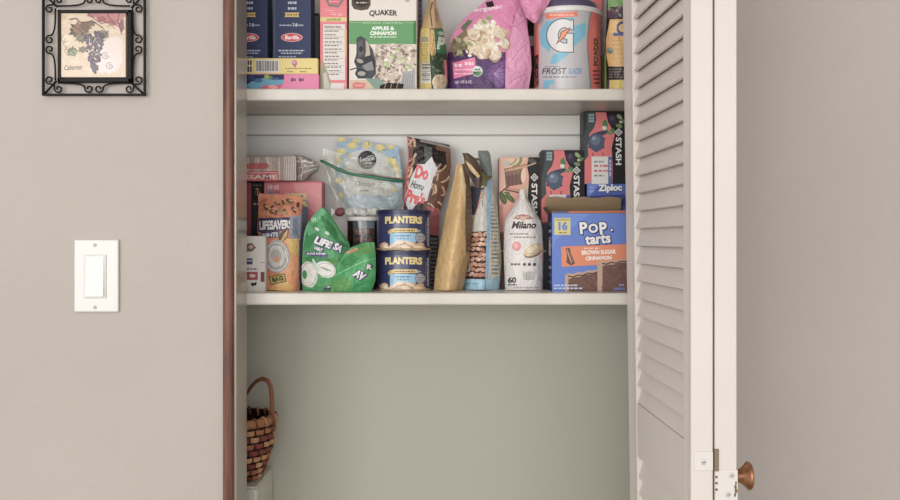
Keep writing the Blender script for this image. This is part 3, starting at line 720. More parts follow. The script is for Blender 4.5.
# ================================================================== lower shelf, left to right
def a_dred(s):
    s.rect(222.5, 182.4, 263.5, 291, (44,34,38))
    s.rect(232, 183, 251.4, 290, (156,62,72)); s.rect(251.4, 182.6, 263.4, 290, (38,30,34))
    s.ell(257.4, 192.2, 3.4, 3.6, (198,150,92), 0, 10, .2); s.text('87', 254, 189.6, 260.8, 195, (70,44,34), 0, .05); s.bits(253, 184.6, 262, 186, (120,100,96), 4)
    s.rect(253, 200, 262, 230, (60,50,58)); s.bits(253.4, 203, 261.4, 205, (180,150,140), 3)
_, zd = carton('red_black_carton', 'dark red and black carton under the crisp bread pack, beside the pink box', 'box', 1.63, 222, 263.7, 182, .04, (44,34,38), Z_LOW, a_dred)
def a_pk2(s):
    s.rect(264.4, 181.6, 321.6, 290, (220,112,122)); s.poly([(292,182),(321.6,182),(321.6,215),(304,206),(296,192)], (226,140,146)); s.rect(264.4,181.6,321.6,183,(206,86,100))  # paler corner is a reflection painted into the face
    s.text('16', 268, 184.4, 272.6, 189, (236,220,216), 0, .03); s.text('ct', 274, 184.6, 279, 189, (236,220,216), 0, .03); s.rect(267.4, 191, 273, 195, (120,150,160)); s.bits(274, 191.4, 280, 193, (160,70,84), 2)
    s.rect(284.8, 193.4, 306.4, 201, (222,206,140)); s.poly([(288,195.6),(294,195.6),(292,198.6)], (70,90,150)); s.poly([(297,195.4),(303.6,195.4),(300.4,199)], (70,90,150))
    for k in range(3): s.line([(308,190+k*8),(320,197+k*9)], .5, (236,170,172))  # pale streaks of the painted reflection
_, zp = carton('pink_box', 'pink box with pale reflections painted on its face, standing behind the orange bag of ring mints', 'box', 1.63, 264, 322, 181.2, .04, (206,104,114), Z_LOW, a_pk2)
# crisp bread pack in cellophane lying on the two boxes
zc = max(zd, zp); d = 1.612
o, _ = carton('crispbread_pack', 'cellophane pack of upright crisp breads with red label, lying on the pink box', 'package', d, 232, 296, 155.4, .05, (172,148,140), zc+.0004)
sh = Sheet()
x = 233.0
while x < 295.6:
    q = R.uniform(.7, 1.5); sh.rect(x, 157+R.uniform(0,.8), x+q, 180, R.choice([(212,200,192),(196,182,172),(226,216,210),(184,166,154)])); x += q+R.uniform(.5,1)
sh.rect(284, 156.4, 295.8, 180.4, (206,194,188))
for k in range(5): sh.line([(285.5+k*2.3,157),(285+k*2.3,180)], .7, (160,140,134))
sh.poly([(232.5,164.6),(266,162.6),(269.4,165.4),(268,168.6),(232.5,169.6)], (196,84,76)); sh.poly([(266,157),(269.6,157),(269.6,165),(267,163)], (220,200,196))
sh.rect(232.5, 171, 279, 181, (204,72,76)); sh.rect(232.5, 172.2, 279, 173.2, (232,170,164)); sh.text('SESAME', 237, 174.6, 278, 179.2, (240,218,210), 0, .03)
sh.print(flat(d), 'printed_wrap', FILM, o)
ce = Pouch(1.632, [(154.8,294,300,.034),(159,294,312,.036),(165,294,320.5,.034),(171,294,318,.032),(177,294,310,.03),(181.0,294,306,.028)], zc+.0005, .006, 60, seed=2, p=3)
c_ = ce.build('cellophane_end', (220,210,206), CELLO, o, nu=20, nv=20); tag(c_, 'crumpled clear cellophane end')
sh = Sheet()
for _ in range(15): x = R.uniform(298,316); sh.ell(x, R.uniform(158,179), R.uniform(1.2,3), R.uniform(.6,1.2), R.choice([(176,84,84),(150,96,90),(196,120,116),(226,216,212),(232,226,222)]), R.uniform(-60,60), 8, .25)
for p_ in ([(297,157),(304,161),(318,164)],[(297,178),(304,172),(317,168)],[(299,168),(307,166),(319,165)],[(301,160),(303,170),(301,179)]): sh.line(p_, .6, (234,228,224))
ce.art(sh, 'painted_glints', FILM, c_)  # white dabs and lines are painted glints; red dabs show the bread inside
# white carton by the jamb
def a_wc(s):
    s.rect(231, 236.6, 264.8, 292, (224,218,213))
    s.poly([(244,244),(252,243),(256,247.6),(252,251.4),(244,252)], (120,96,90)); s.ell(251,247,2.4,2,(206,170,150)); s.rect(246.5, 258.2, 252.6, 264.4, (68,74,126)); s.bits(247.4, 260, 252, 261.4, (200,204,220), 2)
    s.bits(247, 268.2, 258, 269.8, (120,112,112), 4); s.rect(246.4, 271.8, 257.8, 280, (166,62,72)); s.ell(252.4, 275.8, 3.4, 1.8, (226,190,188), 0, 12, .2)
    s.poly([(250,284.4),(252,282.6),(254,283),(257,281.6),(256,286),(254.4,285),(253,287),(251.4,284.8)], (52,46,48)); s.rect(260.6, 272, 264.6, 282, (120,70,60)); s.bits(261, 262, 264.6, 263, (150,140,138), 2)
carton('white_snack_carton', 'small white carton with red patch at the left jamb, on the lower shelf', 'box', 1.5455, 230, 265.2, 236, .05, (218,212,207), Z_LOW, a_wc)
# orange ring mints
om = Pouch(1.572, [(194.6,258.6,300.5,.003),(198,258,302.6,.006),(206,258.6,302,.02),(218,258,301.4,.034),(234,257.4,300.4,.038),(246,263,300.4,.04),(270,265.6,300.4,.04),(292,266,299.6,.036)], Z_LOW, .002, 42, skew=.05, seed=4)
o = om.build('mint_bag', (206,118,72), FILM, None, 'orange bag of ring mints with navy lettering, beside the white carton', 'bag', 'hanging bags of ring mints')
sh = Sheet()
for _ in range(16): sh.ell(R.uniform(260,300), R.uniform(197,218), R.uniform(2,5), R.uniform(1.4,3), R.choice([(222,140,84),(190,96,60),(214,128,70),(178,88,62)]), R.uniform(0,180), 10, .25)
for x, y, q in ((266,207,4),(277,203,3.4),(273,212,4),(290,201,4),(294,210,4)): sh.ell(x, y, q, q*.55, (112,70,52), R.uniform(0,60), 10, .25); sh.ell(x+1, y-.4, q*.5, q*.25, (196,158,86), 20, 8, .2)
for _ in range(10): sh.ell(R.uniform(260,300), R.uniform(197,217), R.uniform(1.5,3), R.uniform(.8,1.6), R.choice([(72,50,44),(98,64,48),(150,132,70)]), R.uniform(0,180), 9, .3)
sh.poly([(258.6,218.4),(292.4,217),(293,230),(258.4,232)], (48,56,92)); sh.text('LIFESAVERS', 259.6, 220.2, 291.6, 229.6, (236,232,230), -2, .05)
sh.poly([(261.6,232),(279.4,231),(279,237.4),(262,238.4)], (52,58,98)); sh.text('MINTS', 262.6, 232.6, 278.2, 237, (226,224,230), -2, .04)
sh.poly([(278,244),(279.4,235),(284,229),(288.6,227.6),(288,236),(284,241)], (96,72,58)); sh.poly([(279.6,242.6),(284,234),(288,229),(287,236),(283.4,240.4)], (206,170,90))
sh.poly([(290,216),(301,215),(300,240),(289,238)], (150,156,170)); sh.poly([(293,218),(298,217.6),(298,238),(292,236)], (124,132,152))
sh.poly([(284,240),(299.6,239),(300,294),(278,294)], (226,148,92)); sh.poly([(286,239),(299,238.6),(299,256),(290,252)], (222,188,96)); sh.poly([(266,278),(282,284),(296,270),(300,294),(266,294)], (222,140,76)); sh.poly([(270,288),(284,280),(294,286),(290,294),(270,294)], (226,176,84))
sh.ell(276.6, 256.6, 13.4, 16.4, (206,202,196), 0, 26, .03); sh.ring(276.6, 256.6, 9.6, 12, 3, (168,166,162), 26); sh.ring(276.6, 256.6, 12.6, 15.6, 1, (150,148,146), 26); sh.ell(276.2, 256, 5.4, 6.6, (176,172,166), 0, 20); sh.ell(277, 259.4, 2.8, 2.4, (224,130,86), 0, 12)
sh.line([(270,250),(274,246),(281,247)], .8, (232,230,228)); sh.line([(285,250),(288,262)], .8, (232,230,226))
sh.poly([(269.6,277),(284.6,273.6),(286,281.4),(271,284.8)], (176,160,72)); sh.text('BAG', 272.4, 276.6, 283, 281.4, (72,64,40), -12, .05); sh.line([(269.6,277),(284.6,273.6),(286,281.4),(271,284.8),(269.6,277)], .8, (90,82,46))
sh.poly([(298.6,240),(300.4,240),(299.6,294),(298.6,294)], (86,104,150))
om.art(sh, 'printed_film', FILM, o)
bp = Pouch(1.604, [(200,290,306,.004),(206,290,308.4,.02),(222,291,307,.028),(246,292,303.4,.03),(270,293,302,.03),(290,293,302,.028)], Z_LOW, .0016, 40, seed=6)
o = bp.build('blue_grey_pouch', (128,136,156), FILM, None, 'narrow blue grey pouch behind the right edge of the orange bag', 'bag')
sh = Sheet(); sh.poly([(291,201),(305,201),(308,207),(292,208)], (216,196,120)); sh.poly([(301,204),(307.6,207),(306,222),(302,240)], (96,106,134)); sh.poly([(298,208),(302,208),(301,236),(299,236)], (168,176,190)); bp.art(sh, 'printed_film', FILM, o)
# green ring mints
gm = Pouch(1.562, [(207.6,321.4,324.6,.004),(213,315.6,330,.016),(222,308.4,335,.03),(232,304.4,342,.036),(242,303,349,.04),(256,302.4,352,.042),(276,301.6,353,.044),(293,303,352,.036)], Z_LOW, .0058, 30, seed=9, p=2.2)
o = gm.build('mint_bag', (66,156,92), FILM, None, 'crumpled bright green bag of ring mints left of the two nut cans', 'bag', 'hanging bags of ring mints', nu=44)
def savers(s, x, y, txt, w, h, rot):
    for dx, dy in ((-.8,0),(.8,0),(0,-.8),(0,.8),(.9,.9)): s.text(txt, x-w/2+dx, y-h/2+dy, x+w/2+dx, y+h/2+dy, (60,48,104), rot, .09, .1)
    s.text(txt, x-w/2, y-h/2, x+w/2, y+h/2, (236,236,236), rot, .06, .1)
sh = Sheet()
sh.poly([(312,216),(321.6,208),(326,212),(318,222),(311,224)], (102,188,130)); sh.poly([(320,214),(332,225),(344,238),(349,248),(338,244),(326,230)], (38,124,66)); sh.poly([(305,236),(316,226),(322,232),(310,246),(303.4,250)], (48,140,78)); sh.poly([(304,224),(308,221),(316,232),(309,236)], (90,176,116)); sh.poly([(330,216),(334,224),(348,246),(340,240)], (84,168,106))  # paler green patches are highlights painted on the crumpled film
sh.poly([(326,258),(352,262),(352,294),(318,294),(332,280)], (74,142,66)); sh.poly([(304,258),(318,254),(330,260),(316,266)], (44,132,76)); sh.text('W', 311.4, 217.6, 316.8, 222, (214,234,218), -20, .03)
for x, y in ((317,229),(327,233)): sh.ell(x, y, 2.6, 1.6, (196,220,200), 30, 8, .2)
savers(sh, 323.4, 242.6, 'LIFE', 18, 7.6, 22); savers(sh, 338, 247.6, 'SA', 9, 7.4, 28)
savers(sh, 318.6, 249.2, 'WINT', 9, 3.6, 18)
sh.poly([(305,251.4),(328,254.4),(327.6,257.6),(306,255)], (92,74,128)); sh.bits(307, 252.8, 326, 254.6, (214,206,224), 5)
sh.ell(309, 274.4, 8.6, 13, (222,222,214), -6, 22, .02); sh.ring(309, 274.4, 7.4, 11.4, 1, (176,178,168), 24); sh.ell(304.8, 274.6, 2.6, 4.4, (50,144,80), 0, 14)
sh.ell(325.6, 269.4, 10.6, 8, (224,224,216), 20, 22, .02); sh.poly([(318.6,266.6),(325,267.6),(333,271.4),(326,270.6)], (150,156,146)); sh.ring(325.6, 269.6, 9.2, 6.6, .8, (172,176,166), 22)
sh.poly([(312,259),(314,258.6),(320,270),(316,272)], (196,210,192))
sh.line([(324,289),(334,287),(347,284.6)], 2.6, (62,54,92)); sh.bits(327, 286.4, 344, 287.4, (206,206,210), 6)
gm.art(sh, 'printed_film', FILM, o, 1.5)
gf = Pouch(1.540, [(242.4,364,374.6,.004),(247,352,375,.012),(253,345,375.6,.02),(264,338,376,.028),(280,334,375.4,.03),(292.6,330,371,.02)], Z_LOW, .006, 38, seed=12, p=2.2)
g2 = gf.build('folded_end', (62,162,92), FILM, o, nu=36, nv=44)
sh = Sheet()
sh.poly([(348,251),(366,244),(374,243.6),(375,252),(360,256)], (84,148,70)); sh.poly([(340,262),(352,254),(360,258),(346,270)], (52,140,76)); sh.poly([(356,282),(375,276),(374,293),(352,293)], (44,150,84)); sh.poly([(345,252.6),(357,247.6),(358,250.4),(347,254)], (226,126,116)); sh.line([(334,276),(350,268),(362,262),(375,258)], 1, (122,200,142)); sh.poly([(334,284),(344,276),(352,284),(346,293),(332,293)], (92,158,78))  # pale green line is a painted highlight on the fold
savers(sh, 359.6, 275, 'AV', 12, 8.4, 32); savers(sh, 369, 267, 'R', 5.4, 5, 10)
gf.art(sh, 'printed_film', FILM, g2, 1.5)
# clear tub with small brown candies
tc_, td, tr = X(364, 1.634), 1.634, .030
zt0, zt1 = Z_LOW, Z(221, td)
tub = empty('candy_tub', (tc_, td, zt0)); tag(tub, 'clear plastic tub of brown candies half hidden behind green bag and cans', 'container')
mb = MB(); mb.lathe([(0,zt0+.0005),(tr-.004,zt0+.0005),(tr-.002,zt0+.003),(tr,zt1),(tr-.0012,zt1),(tr-.0032,zt0+.004),(0,zt0+.002)], tc_, td, (0,0,0), 48)
mb.build('tub_body', TUBM, tub, smooth=True, ang=40)
mb = MB(); mb.lathe([(0,zt1),(tr+.001,zt1),(tr+.0018,zt1+.001),(tr+.0018,zt1+.006),(tr-.001,zt1+.0076),(0,zt1+.0076)], tc_, td, (216,214,210), 48)
mb.build('tub_lid', PLAST, tub, smooth=True, ang=40)
zl = zt1+.0076
cand = None; RR = random.Random(3)
lay = [(a*60+b*29, .0175, zt0+.0115+b*.0150) for b in range(7) for a in range(6)]
for i, (a, r, z) in enumerate(lay):
    x, y = tc_+r*math.cos(math.radians(a)), td+r*math.sin(math.radians(a))
    if cand is None:
        mb = MB(); mb.ball((x,y,z), .0082, .0078, .0066, (150,94,78), 8); cand = mb.build('candy', FOIL, None, (x,y,z-.0066), True)
        tag(cand, 'small brown candy inside the clear plastic tub behind the green bag', 'candy', 'brown candies in the clear tub')
        x0, y0, z0 = x, y, z
    else:
        c = cand.copy(); C.objects.link(c); c.location = cand.location+Vector((x-x0, y-y0, z-z0))
# lemon pouch behind, zip bag in front
lb = Pouch(1.666, [(142,338.5,398,.002),(146,337.5,398.6,.005),(153,336.6,399.6,.010),(170,335.6,402,.014),(190,335,403,.015),(206,342,401,.012),(216,352,397,.012),(292,352,396,.012)], Z_LOW, .0016, 36, skew=.16, seed=14, p=3)
o = lb.build('lemon_drop_pouch', (156,186,212), FILM, None, 'pale blue lemon patterned pouch with round black badge, leaning on the back wall', 'bag')
sh = Sheet()
LM = (222,202,116)
for x, y, r_ in ((341,138.6,10),(352,145.6,0),(367,145,-5),(380,147.6,15),(341,151.6,0),(337.6,160,70),(390,145,60),(393,162,70),(396,169,60),(340,181,30),(352,157,20),(339,196,0),(392,189,20),(357,139.4,0),(372,138.6,0),(398,178,60),(385,160,20)):
    sh.ell(x, y, 4.9, 3.7, LM, r_, 16, .04); sh.ell(x+.4, y-.6, 3, 2, (232,216,144), r_, 12, .05); sh.poly([(x+4.6,y-1),(x+6.2,y),(x+4.6,y+1)], LM)
for _ in range(14): sh.ell(R.uniform(340,398), R.uniform(138,186), 2.2, 1, (140,168,130), R.uniform(0,180), 8, .2)
sh.poly([(344,168),(352,152),(367,148.6),(384,154),(391,170),(391,196),(344,194)], (206,208,206))
sh.ell(367, 160, 9.4, 9.2, (36,34,38), 0, 28); sh.text('Lemon', 359.6, 156.6, 374.4, 161, (226,224,222), -6, .02, .25); sh.text('drop', 364, 161.8, 371.6, 164.8, (206,204,202), -6, .02, .2)
sh.text('Drops', 355.4, 181, 375, 187.4, (112,96,120), 0, .03); sh.bits(360, 190, 368, 191.6, (140,130,146), 3)
lb.art(sh, 'printed_film', FILM, o)
zb_ = Pouch(1.640, [(160,323,402.4,.004),(166,323,402,.006),(180,326,403,.012),(196,331,403.6,.02),(208,337,402,.026),(221,340,398,.024)], zl+.0006, .005, 40, skew=.27, seed=16, p=3)
zb_.rows[-1] = (zb_.rows[-1][0], 340, 392, .02, 0.0)
o = zb_.build('zip_bag', (230,230,226), CLEAR, None, 'clear zip-top bag with green zipper lying on tub, before the lemon pouch', 'bag', nu=40, nv=30)
mb = MB()
zpts = [(320.4,160.4),(327,163.6),(336,168.2),(346,172.6),(356,175),(370,176.6),(384,179),(404,181.4)]
mb.tube([at(px, py, 1.630) for px, py in zpts], [.0021,.0026,.0026,.0028,.0024,.0030,.0030,.0026], (46,112,84), 8, .5)
mb.build('zipper', PLAST, o, smooth=True)
mb = MB(); mb.tube([at(px+(1 if i else 6), py-2.2, 1.6315) for i, (px, py) in enumerate(zpts[4:])], .0010, (150,104,124), 6); mb.build('zipper_track', PLAST, o, smooth=True)
for k, (px, py, cc_, lab) in enumerate(((340,208.4,(124,54,60),'dark red wrapped candy inside the zip-top bag'),(349.6,204.6,(206,204,200),'white wrapped candy beside the dark red one in the zip bag'),(362,209.6,(190,188,184),'pale wrapped candy near the middle of the zip bag bottom'),(374,208.4,(208,206,202),'clear wrapped candy nearest the nut cans in the zip bag'))):
    p = at(px, py, 1.640); p.z = zl+.0082+.0004
    mb = MB(); mb.ball(p, .0098, .006, .0080, cc_, 8, .3*(-1)**k)
    oc = mb.build('wrapped_candy', FOIL, None, (p.x, p.y, p.z-.008), True); tag(oc, lab, 'candy', 'wrapped candies in the zip bag')
    mb = MB()
    for sgn in (-1, 1):
        mb.grid([[(p.x+sgn*(.0085+.007*i/4), p.y+.002*math.sin(3*j+i), p.z+(j-2)*(.0009+.0007*i)) for j in range(5)] for i in range(5)], (216,214,210))
    mb.build('twisted_wrapper', FOIL, oc, smooth=True)
# nut cans
cd, cr = 1.5905, .0468; cxp = 403.6
def can_at(zb, py0, label):
    # py0 .. row of the top of the label; art is drawn for the lower can
    x = X(cxp, cd); zt = zb+.0690
    mb = MB(); mb.lathe([(0,zb+.001),(cr-.003,zb+.001),(cr-.0012,zb),(cr,zb+.0012),(cr,zb+.0035),(cr-.0006,zb+.0042),(cr-.0006,zt-.0075),(cr,zt-.007),(cr,zt-.001),(cr-.001,zt),(cr-.003,zt-.0006),(0,zt-.0012)], x, cd, (46,52,96), 96)
    return mb.build('nut_can', TIN, None, (x,cd,zb), True, ang=40), zt
lo, zt = can_at(Z_LOW+.0002, 0, '')
tag(lo, 'lower navy nut can standing directly on the lower shelf, under its twin', 'can', 'stacked nut cans')
mb = MB(); x = X(cxp, cd); zb = Z_LOW+.0002
mb.lathe([(cr-.002,zb-.0001),(cr+.0003,zb+.0004),(cr+.0005,zb+.0026),(cr+.0002,zb+.0036),(cr-.002,zb+.0038)], x, cd, (182,158,124), 96); mb.build('bottom_rim', TIN, lo, smooth=True)
mb = MB(); mb.lathe([(cr-.003,zt-.0075),(cr+.0007,zt-.0072),(cr+.0009,zt-.0006),(cr-.0006,zt+.0002),(cr-.002,zt+.0001),(0,zt+.0001)], x, cd, (36,40,72), 96); mb.build('lid', PLAST, lo, smooth=True, ang=40)
sh = Sheet(); GO = (224,202,132)
sh.text('PLANTERS', 386.4, 257.4, 423, 264.8, GO, 0, .055, 0, .5)
for sx in (0,): sh.poly([(391,270.6),(395,269.4),(417,269.4),(419,270.4),(419,273),(394,273.4),(391.6,275)], (222,190,112)); sh.bits(396, 270.6, 416, 272.2, (120,96,50), 8)
sh.poly([(389,272),(392.4,270.8),(393,274.6),(390,275)], (196,160,90))
sh.rect(391.4, 274, 416.6, 288, (140,190,218)); sh.bits(396, 276, 412, 277.6, (80,110,150), 5); sh.bits(398, 279, 410, 280.2, (96,126,160), 4)
sh.ell(420.6, 278.4, 5, 4.8, (166,170,178), 0, 20); sh.ring(420.6, 278.4, 4, 3.8, .7, (110,116,130), 20); sh.bits(418, 277, 423.4, 278.2, (90,96,110), 3); sh.bits(418.6, 279.4, 423, 280.4, (90,96,110), 3); sh.rect(417.6, 270.8, 421.6, 272.4, (150,160,190))
for _ in range(34):
    a = R.uniform(383,424); b = R.uniform(284.6,291) - (2.6 if 394 < a < 415 else 0)*R.random()
    sh.ell(a, b, R.uniform(2.4,4.2), R.uniform(1.2,1.9), R.choice([(216,186,152),(228,204,172),(200,164,130),(212,178,150),(190,150,118),(236,216,190)]), R.uniform(-35,35), 12, .08)
for a, b, r_ in ((401,283.4,-8),(411,284.4,24),(394,286.6,-30),(407,288,4),(419,288,10)):
    sh.ell(a+.4, b+.8, 5, 2.2, (170,128,100), r_, 14, .05); sh.ell(a, b, 4.8, 1.9, (228,202,172), r_, 14, .05)
sh.bits(427.6, 258, 429.2, 286, (190,192,206), 12, True); sh.bits(426, 262, 426.8, 282, (130,134,160), 10, True)
sh.print(canf(cxp, cd, cr-.0004, 27.0), 'printed_label', TIN, lo, 1.5, 1.5e-5, 1.5e-4)
copy_thing(lo, (0, 0, .0692), 'upper navy nut can stacked on top of its twin')
# pretzel bag behind the cans
dp = Pouch(1.654, [(140,407,450,.002),(144,407.4,450.6,.008),(160,408,451,.02),(180,406,448.5,.024),(200,404,442,.026),(216,404,438.6,.026),(240,404,438.4,.026),(292,404,437.4,.024)], Z_LOW, .0022, 32, skew=.2, seed=18, p=2.4)
o = dp.build('pretzel_bag', (56,44,42), FILM, None, 'tall pretzel bag with red and black lettering, leaning behind the stacked nut cans', 'bag', nu=44, nv=70)
sh = Sheet()
sh.poly([(406,136),(414,139),(412,160),(408,212),(403,212)], (112,76,58)); sh.poly([(436,144),(452,150),(450,180),(440,216),(420,216),(432,180)], (116,76,58))
sh.poly([(417,150),(424,144),(436,148),(440,160),(434,168),(422,160),(414,164)], (34,28,30)); sh.poly([(437,150),(446,152),(446,170),(438,168)], (40,30,30))
PZ = [(196,150,112),(168,116,82),(214,172,134),(146,96,70)]
for _ in range(46):
    if R.random() < .45: x, y = R.uniform(406,416), R.uniform(140,200)
    else: x, y = R.uniform(428,449), R.uniform(164,214)
    a = math.radians(R.choice((60,110,40,130))+R.uniform(-15,15)); l = R.uniform(4,8)
    pts = [(x+math.cos(a+k*.16)*l*(k-2)/2, y+math.sin(a+k*.16)*l*(k-2)/2) for k in range(5)]
    sh.line(pts, 3, (86,54,42)); sh.line(pts, 2.2, R.choice(PZ)); sh.line([(p[0]-.5,p[1]) for p in pts], .6, (226,194,160))
sh.poly([(405.6,136),(408.4,137.4),(409,168),(405,206),(402.6,206),(405.6,168)], (212,96,96)); sh.line([(420,140.6),(436,144),(450.4,147.6)], 2.4, (150,140,138))
sh.poly([(418,164),(424.6,164.4),(431.8,156.6),(434,163),(437.6,169),(433,178),(430,190),(427,201),(418,202),(410,213),(406.4,204),(404.6,198),(409,188),(411,178)], (222,222,226))
sh.poly([(424,146),(432,147.6),(432,156),(425,163)], (92,96,90))
sh.text("Do", 415.4, 165.6, 429, 179.6, (220,62,68), 12, .06); 
sh.text('Home', 411, 181.6, 424.4, 189.4, (40,36,40), 16, .02, .3)
sh.text("Pre's", 406.4, 191, 425.4, 204.4, (220,62,68), 18, .06)
sh.poly([(427,206),(438.6,209),(438.4,236),(427,234)], (184,86,92)); sh.poly([(427,236),(438.4,238),(438,292),(427,292)], (74,70,74))
for k in range(13): sh.bits(430.6, 238+k*4, 437, 240+k*4, (150,146,148), 3)
dp.art(sh, 'printed_film', FILM, o)
# gold pouch seen from its side
gp = Pouch(1.572, [(164,457,467,.006),(168,456,469,.012),(180,453.4,470,.026),(200,449,471.4,.042),(226,443.4,472,.056),(250,438.4,470,.064),(272,435,466,.066),(292,433.6,462,.06)], Z_LOW, .0028, 30, seed=20, p=1.8)
o = gp.build('gold_pouch', (204,164,94), FOIL, None, 'plain gold stand-up pouch between the nut cans and the almond pouch', 'bag', nv=70)
sh = Sheet()
sh.poly([(462,164),(467,164),(471,188),(473,216),(472,240),(466,262),(465,220),(466,186)], (112,88,62)); sh.poly([(459.6,168),(462,166),(465.4,186),(464,214),(462.6,190)], (220,192,136))  # right facet's shade painted in as darker gold
sh.poly([(462,262),(470,246),(467,270),(462,292),(456,292)], (176,136,72))
for k in range(11): sh.bits(466.6, 196+k*5.4, 471, 198+k*5.4, (80,62,46), 2)
gp.art(sh, 'shaded_side_print', FOIL, o)
fc = Pouch(1.548, [(153,462,468,.004),(158,464,475,.008),(166,464.6,480,.012),(174,468,482.6,.012),(182,472.6,481.6,.008),(188,476,479.6,.005)], None, .003, 60, seed=22, p=2)
fo = fc.build('folded_top', (86,64,46), FOIL, o, nu=24, nv=30)
sh = Sheet(); sh.poly([(465,160),(472,166),(480,176),(478,178),(470,170)], (206,176,118)); sh.poly([(472,172),(478,180),(477,186),(473,180)], (46,44,66)); fc.art(sh, 'printed_film', FOIL, fo)
# almond pouch, folded on an edge
al = Pouch(1.600, [(158,474,490,.006),(162,474,490.4,.012),(170,473,491,.02),(184,471,493,.034),(206,467.6,497,.052),(232,465.6,499.4,.066),(262,463.4,501.4,.076),(292,463,498.6,.07)], Z_LOW, .0026, 32, seed=24, p=1.5)
o = al.build('almond_pouch', (212,208,198), FILM, None, 'almond pouch with light blue base, standing right of the gold pouch', 'bag', nv=70)
sh = Sheet()
sh.poly([(474,157),(491,157),(492,178),(480,188),(473,178)], (96,98,84)); sh.poly([(480,160),(490,158),(491,168),(482,172)], (58,66,100)); sh.poly([(482,172),(491,168),(492,182),(484,188)], (134,128,84)); sh.poly([(476,161),(480,160),(480,174),(475,178)], (176,190,204))
sh.poly([(471,186),(484,188),(484,204),(478,214),(468,216),(467,206)], (72,70,90))
sh.poly([(482,190),(488,188),(487,232),(468,232),(472,224),(478,208)], (206,204,194)); sh.line([(482,190),(478,208),(472,224),(468,232)], 1, (214,150,110))
aw = [(465.4,232.4),(487,231),(485.4,279.4),(464,279)]
sh.poly(aw, (72,48,42)); rr = inpoly(aw)
for k in range(10):
    for j in range(6):
        x, y = 466.4+j*4.6+(k % 2)*2.3+R.uniform(-.5,.5), 234.4+k*5+R.uniform(-.6,.6)
        if rr(x, y): sh.ell(x, y, R.uniform(2.5,3.1), R.uniform(1.7,2.1), R.choice([(196,140,112),(208,156,128),(178,122,98),(220,176,150)]), R.uniform(-50,50), 12, .06)
sh.poly([(466,254),(470,254),(469.6,272),(465.6,272)], (196,204,208)); sh.bits(466.6, 256, 469, 270, (110,120,130), 6, True)
sh.poly([(487,182),(491.4,178),(490.4,222),(487.6,280),(484.8,280),(486.6,230)], (134,184,222))
sh.poly([(463,278.6),(485.6,279.4),(499.6,277.4),(501,294),(462,294)], (158,204,228)); sh.poly([(484.6,279.6),(486,279.4),(486,294),(484,294)], (112,160,200)); sh.bits(466, 283, 480, 284.4, (110,160,200), 5)
for k in range(19): sh.bits(490.6+k*.05, 204+k*3.8, 498.6, 205.6+k*3.8, R.choice([(150,148,132),(120,122,118),(176,170,140)]), 4)
sh.poly([(492,184),(494,186),(501,252),(500,277),(499,277),(498.6,240)], (176,182,150))
al.art(sh, 'printed_film', FILM, o)
cr_ = Pouch(1.580, [(150.6,478,488,.003),(154,478,490.4,.005),(160,479,491,.008),(168,482,492,.008),(176,487,492,.005)], None, .002, 60, seed=26)
cr_.build('crimped_top', (112,120,116), FILM, o, nu=20, nv=20)
# tea cartons
def a_chai(s):
    PE = (222,160,142)
    s.rect(499.4, 157.4, 540.6, 232, PE); s.rect(499.4, 157.4, 503, 232, (204,134,122)); s.poly([(499.4,157.4),(528,157.4),(520,166),(512,178),(504,200),(499.4,206)], (230,184,162))
    s.ring(508, 159, 13, 9, 3, (132,146,94), 16, -10, 70); s.ring(507, 158, 9, 7, 2, (160,168,116), 14, 0, 80); s.ell(507, 163.4, 2.4, 3.2, (180,196,196), 0, 10)
    s.poly([(504.4,170),(523,167.6),(522.4,184),(506,187)], (126,92,80)); s.poly([(506,171),(521,169.4),(521,174),(506,176)], (148,112,96))
    for k in range(4): s.line([(508+k*4,171),(508.6+k*4,185)], .6, (96,68,60))
    s.ell(523.4, 175.4, 2.6, 7.4, (228,202,172), 4, 14); s.poly([(520,187),(530,184),(531,200),(524,206)], (206,178,150))
    for a, b, cc in (((504,169.4),(533,163.4),(168,120,92)),((505,171),(534,165.6),(206,160,124)),((503.4,189.4),(523,193.4),(108,74,58)),((505,187.6),(521.4,190.6),(190,142,108)),((509,186),(501,192),(120,84,64))): s.line([a,b], 1.5, cc)
    for x, y, q, r_ in ((503,198,7,70),(510,198,6,45),(507,193,3,10)): s.ell(x, y, q, q*.45, (88,110,66), r_, 14, .08); s.line([(x-2,y-3),(x+2,y+3)], .4, (140,156,106))
    s.poly([(528.6,157.4),(540.6,157.4),(540.6,232),(527.6,232),(529.6,214),(527.8,196),(529,176),(527,166)], (40,38,40)); s.ell(532,161,4,2.4,(84,86,84),20,10,.2); s.line([(527,166),(536,163)], 1.4, (196,158,130))
    stash(s, 534.4, 177.4, 183.4, 213)
def stash(s, x, yd, y0, y1):
    for q, cc in ((4.2,(220,218,214)),(2.8,(44,42,44)),(1.8,(220,218,214)),(.8,(44,42,44))): s.poly([(x,yd-q),(x+q*.95,yd),(x,yd+q),(x-q*.95,yd)], cc)
    l = y1-y0; m = (y0+y1)/2; s.text('STASH', x-l/2, m-2.9, x+l/2, m+2.9, (232,230,226), 90, .03)
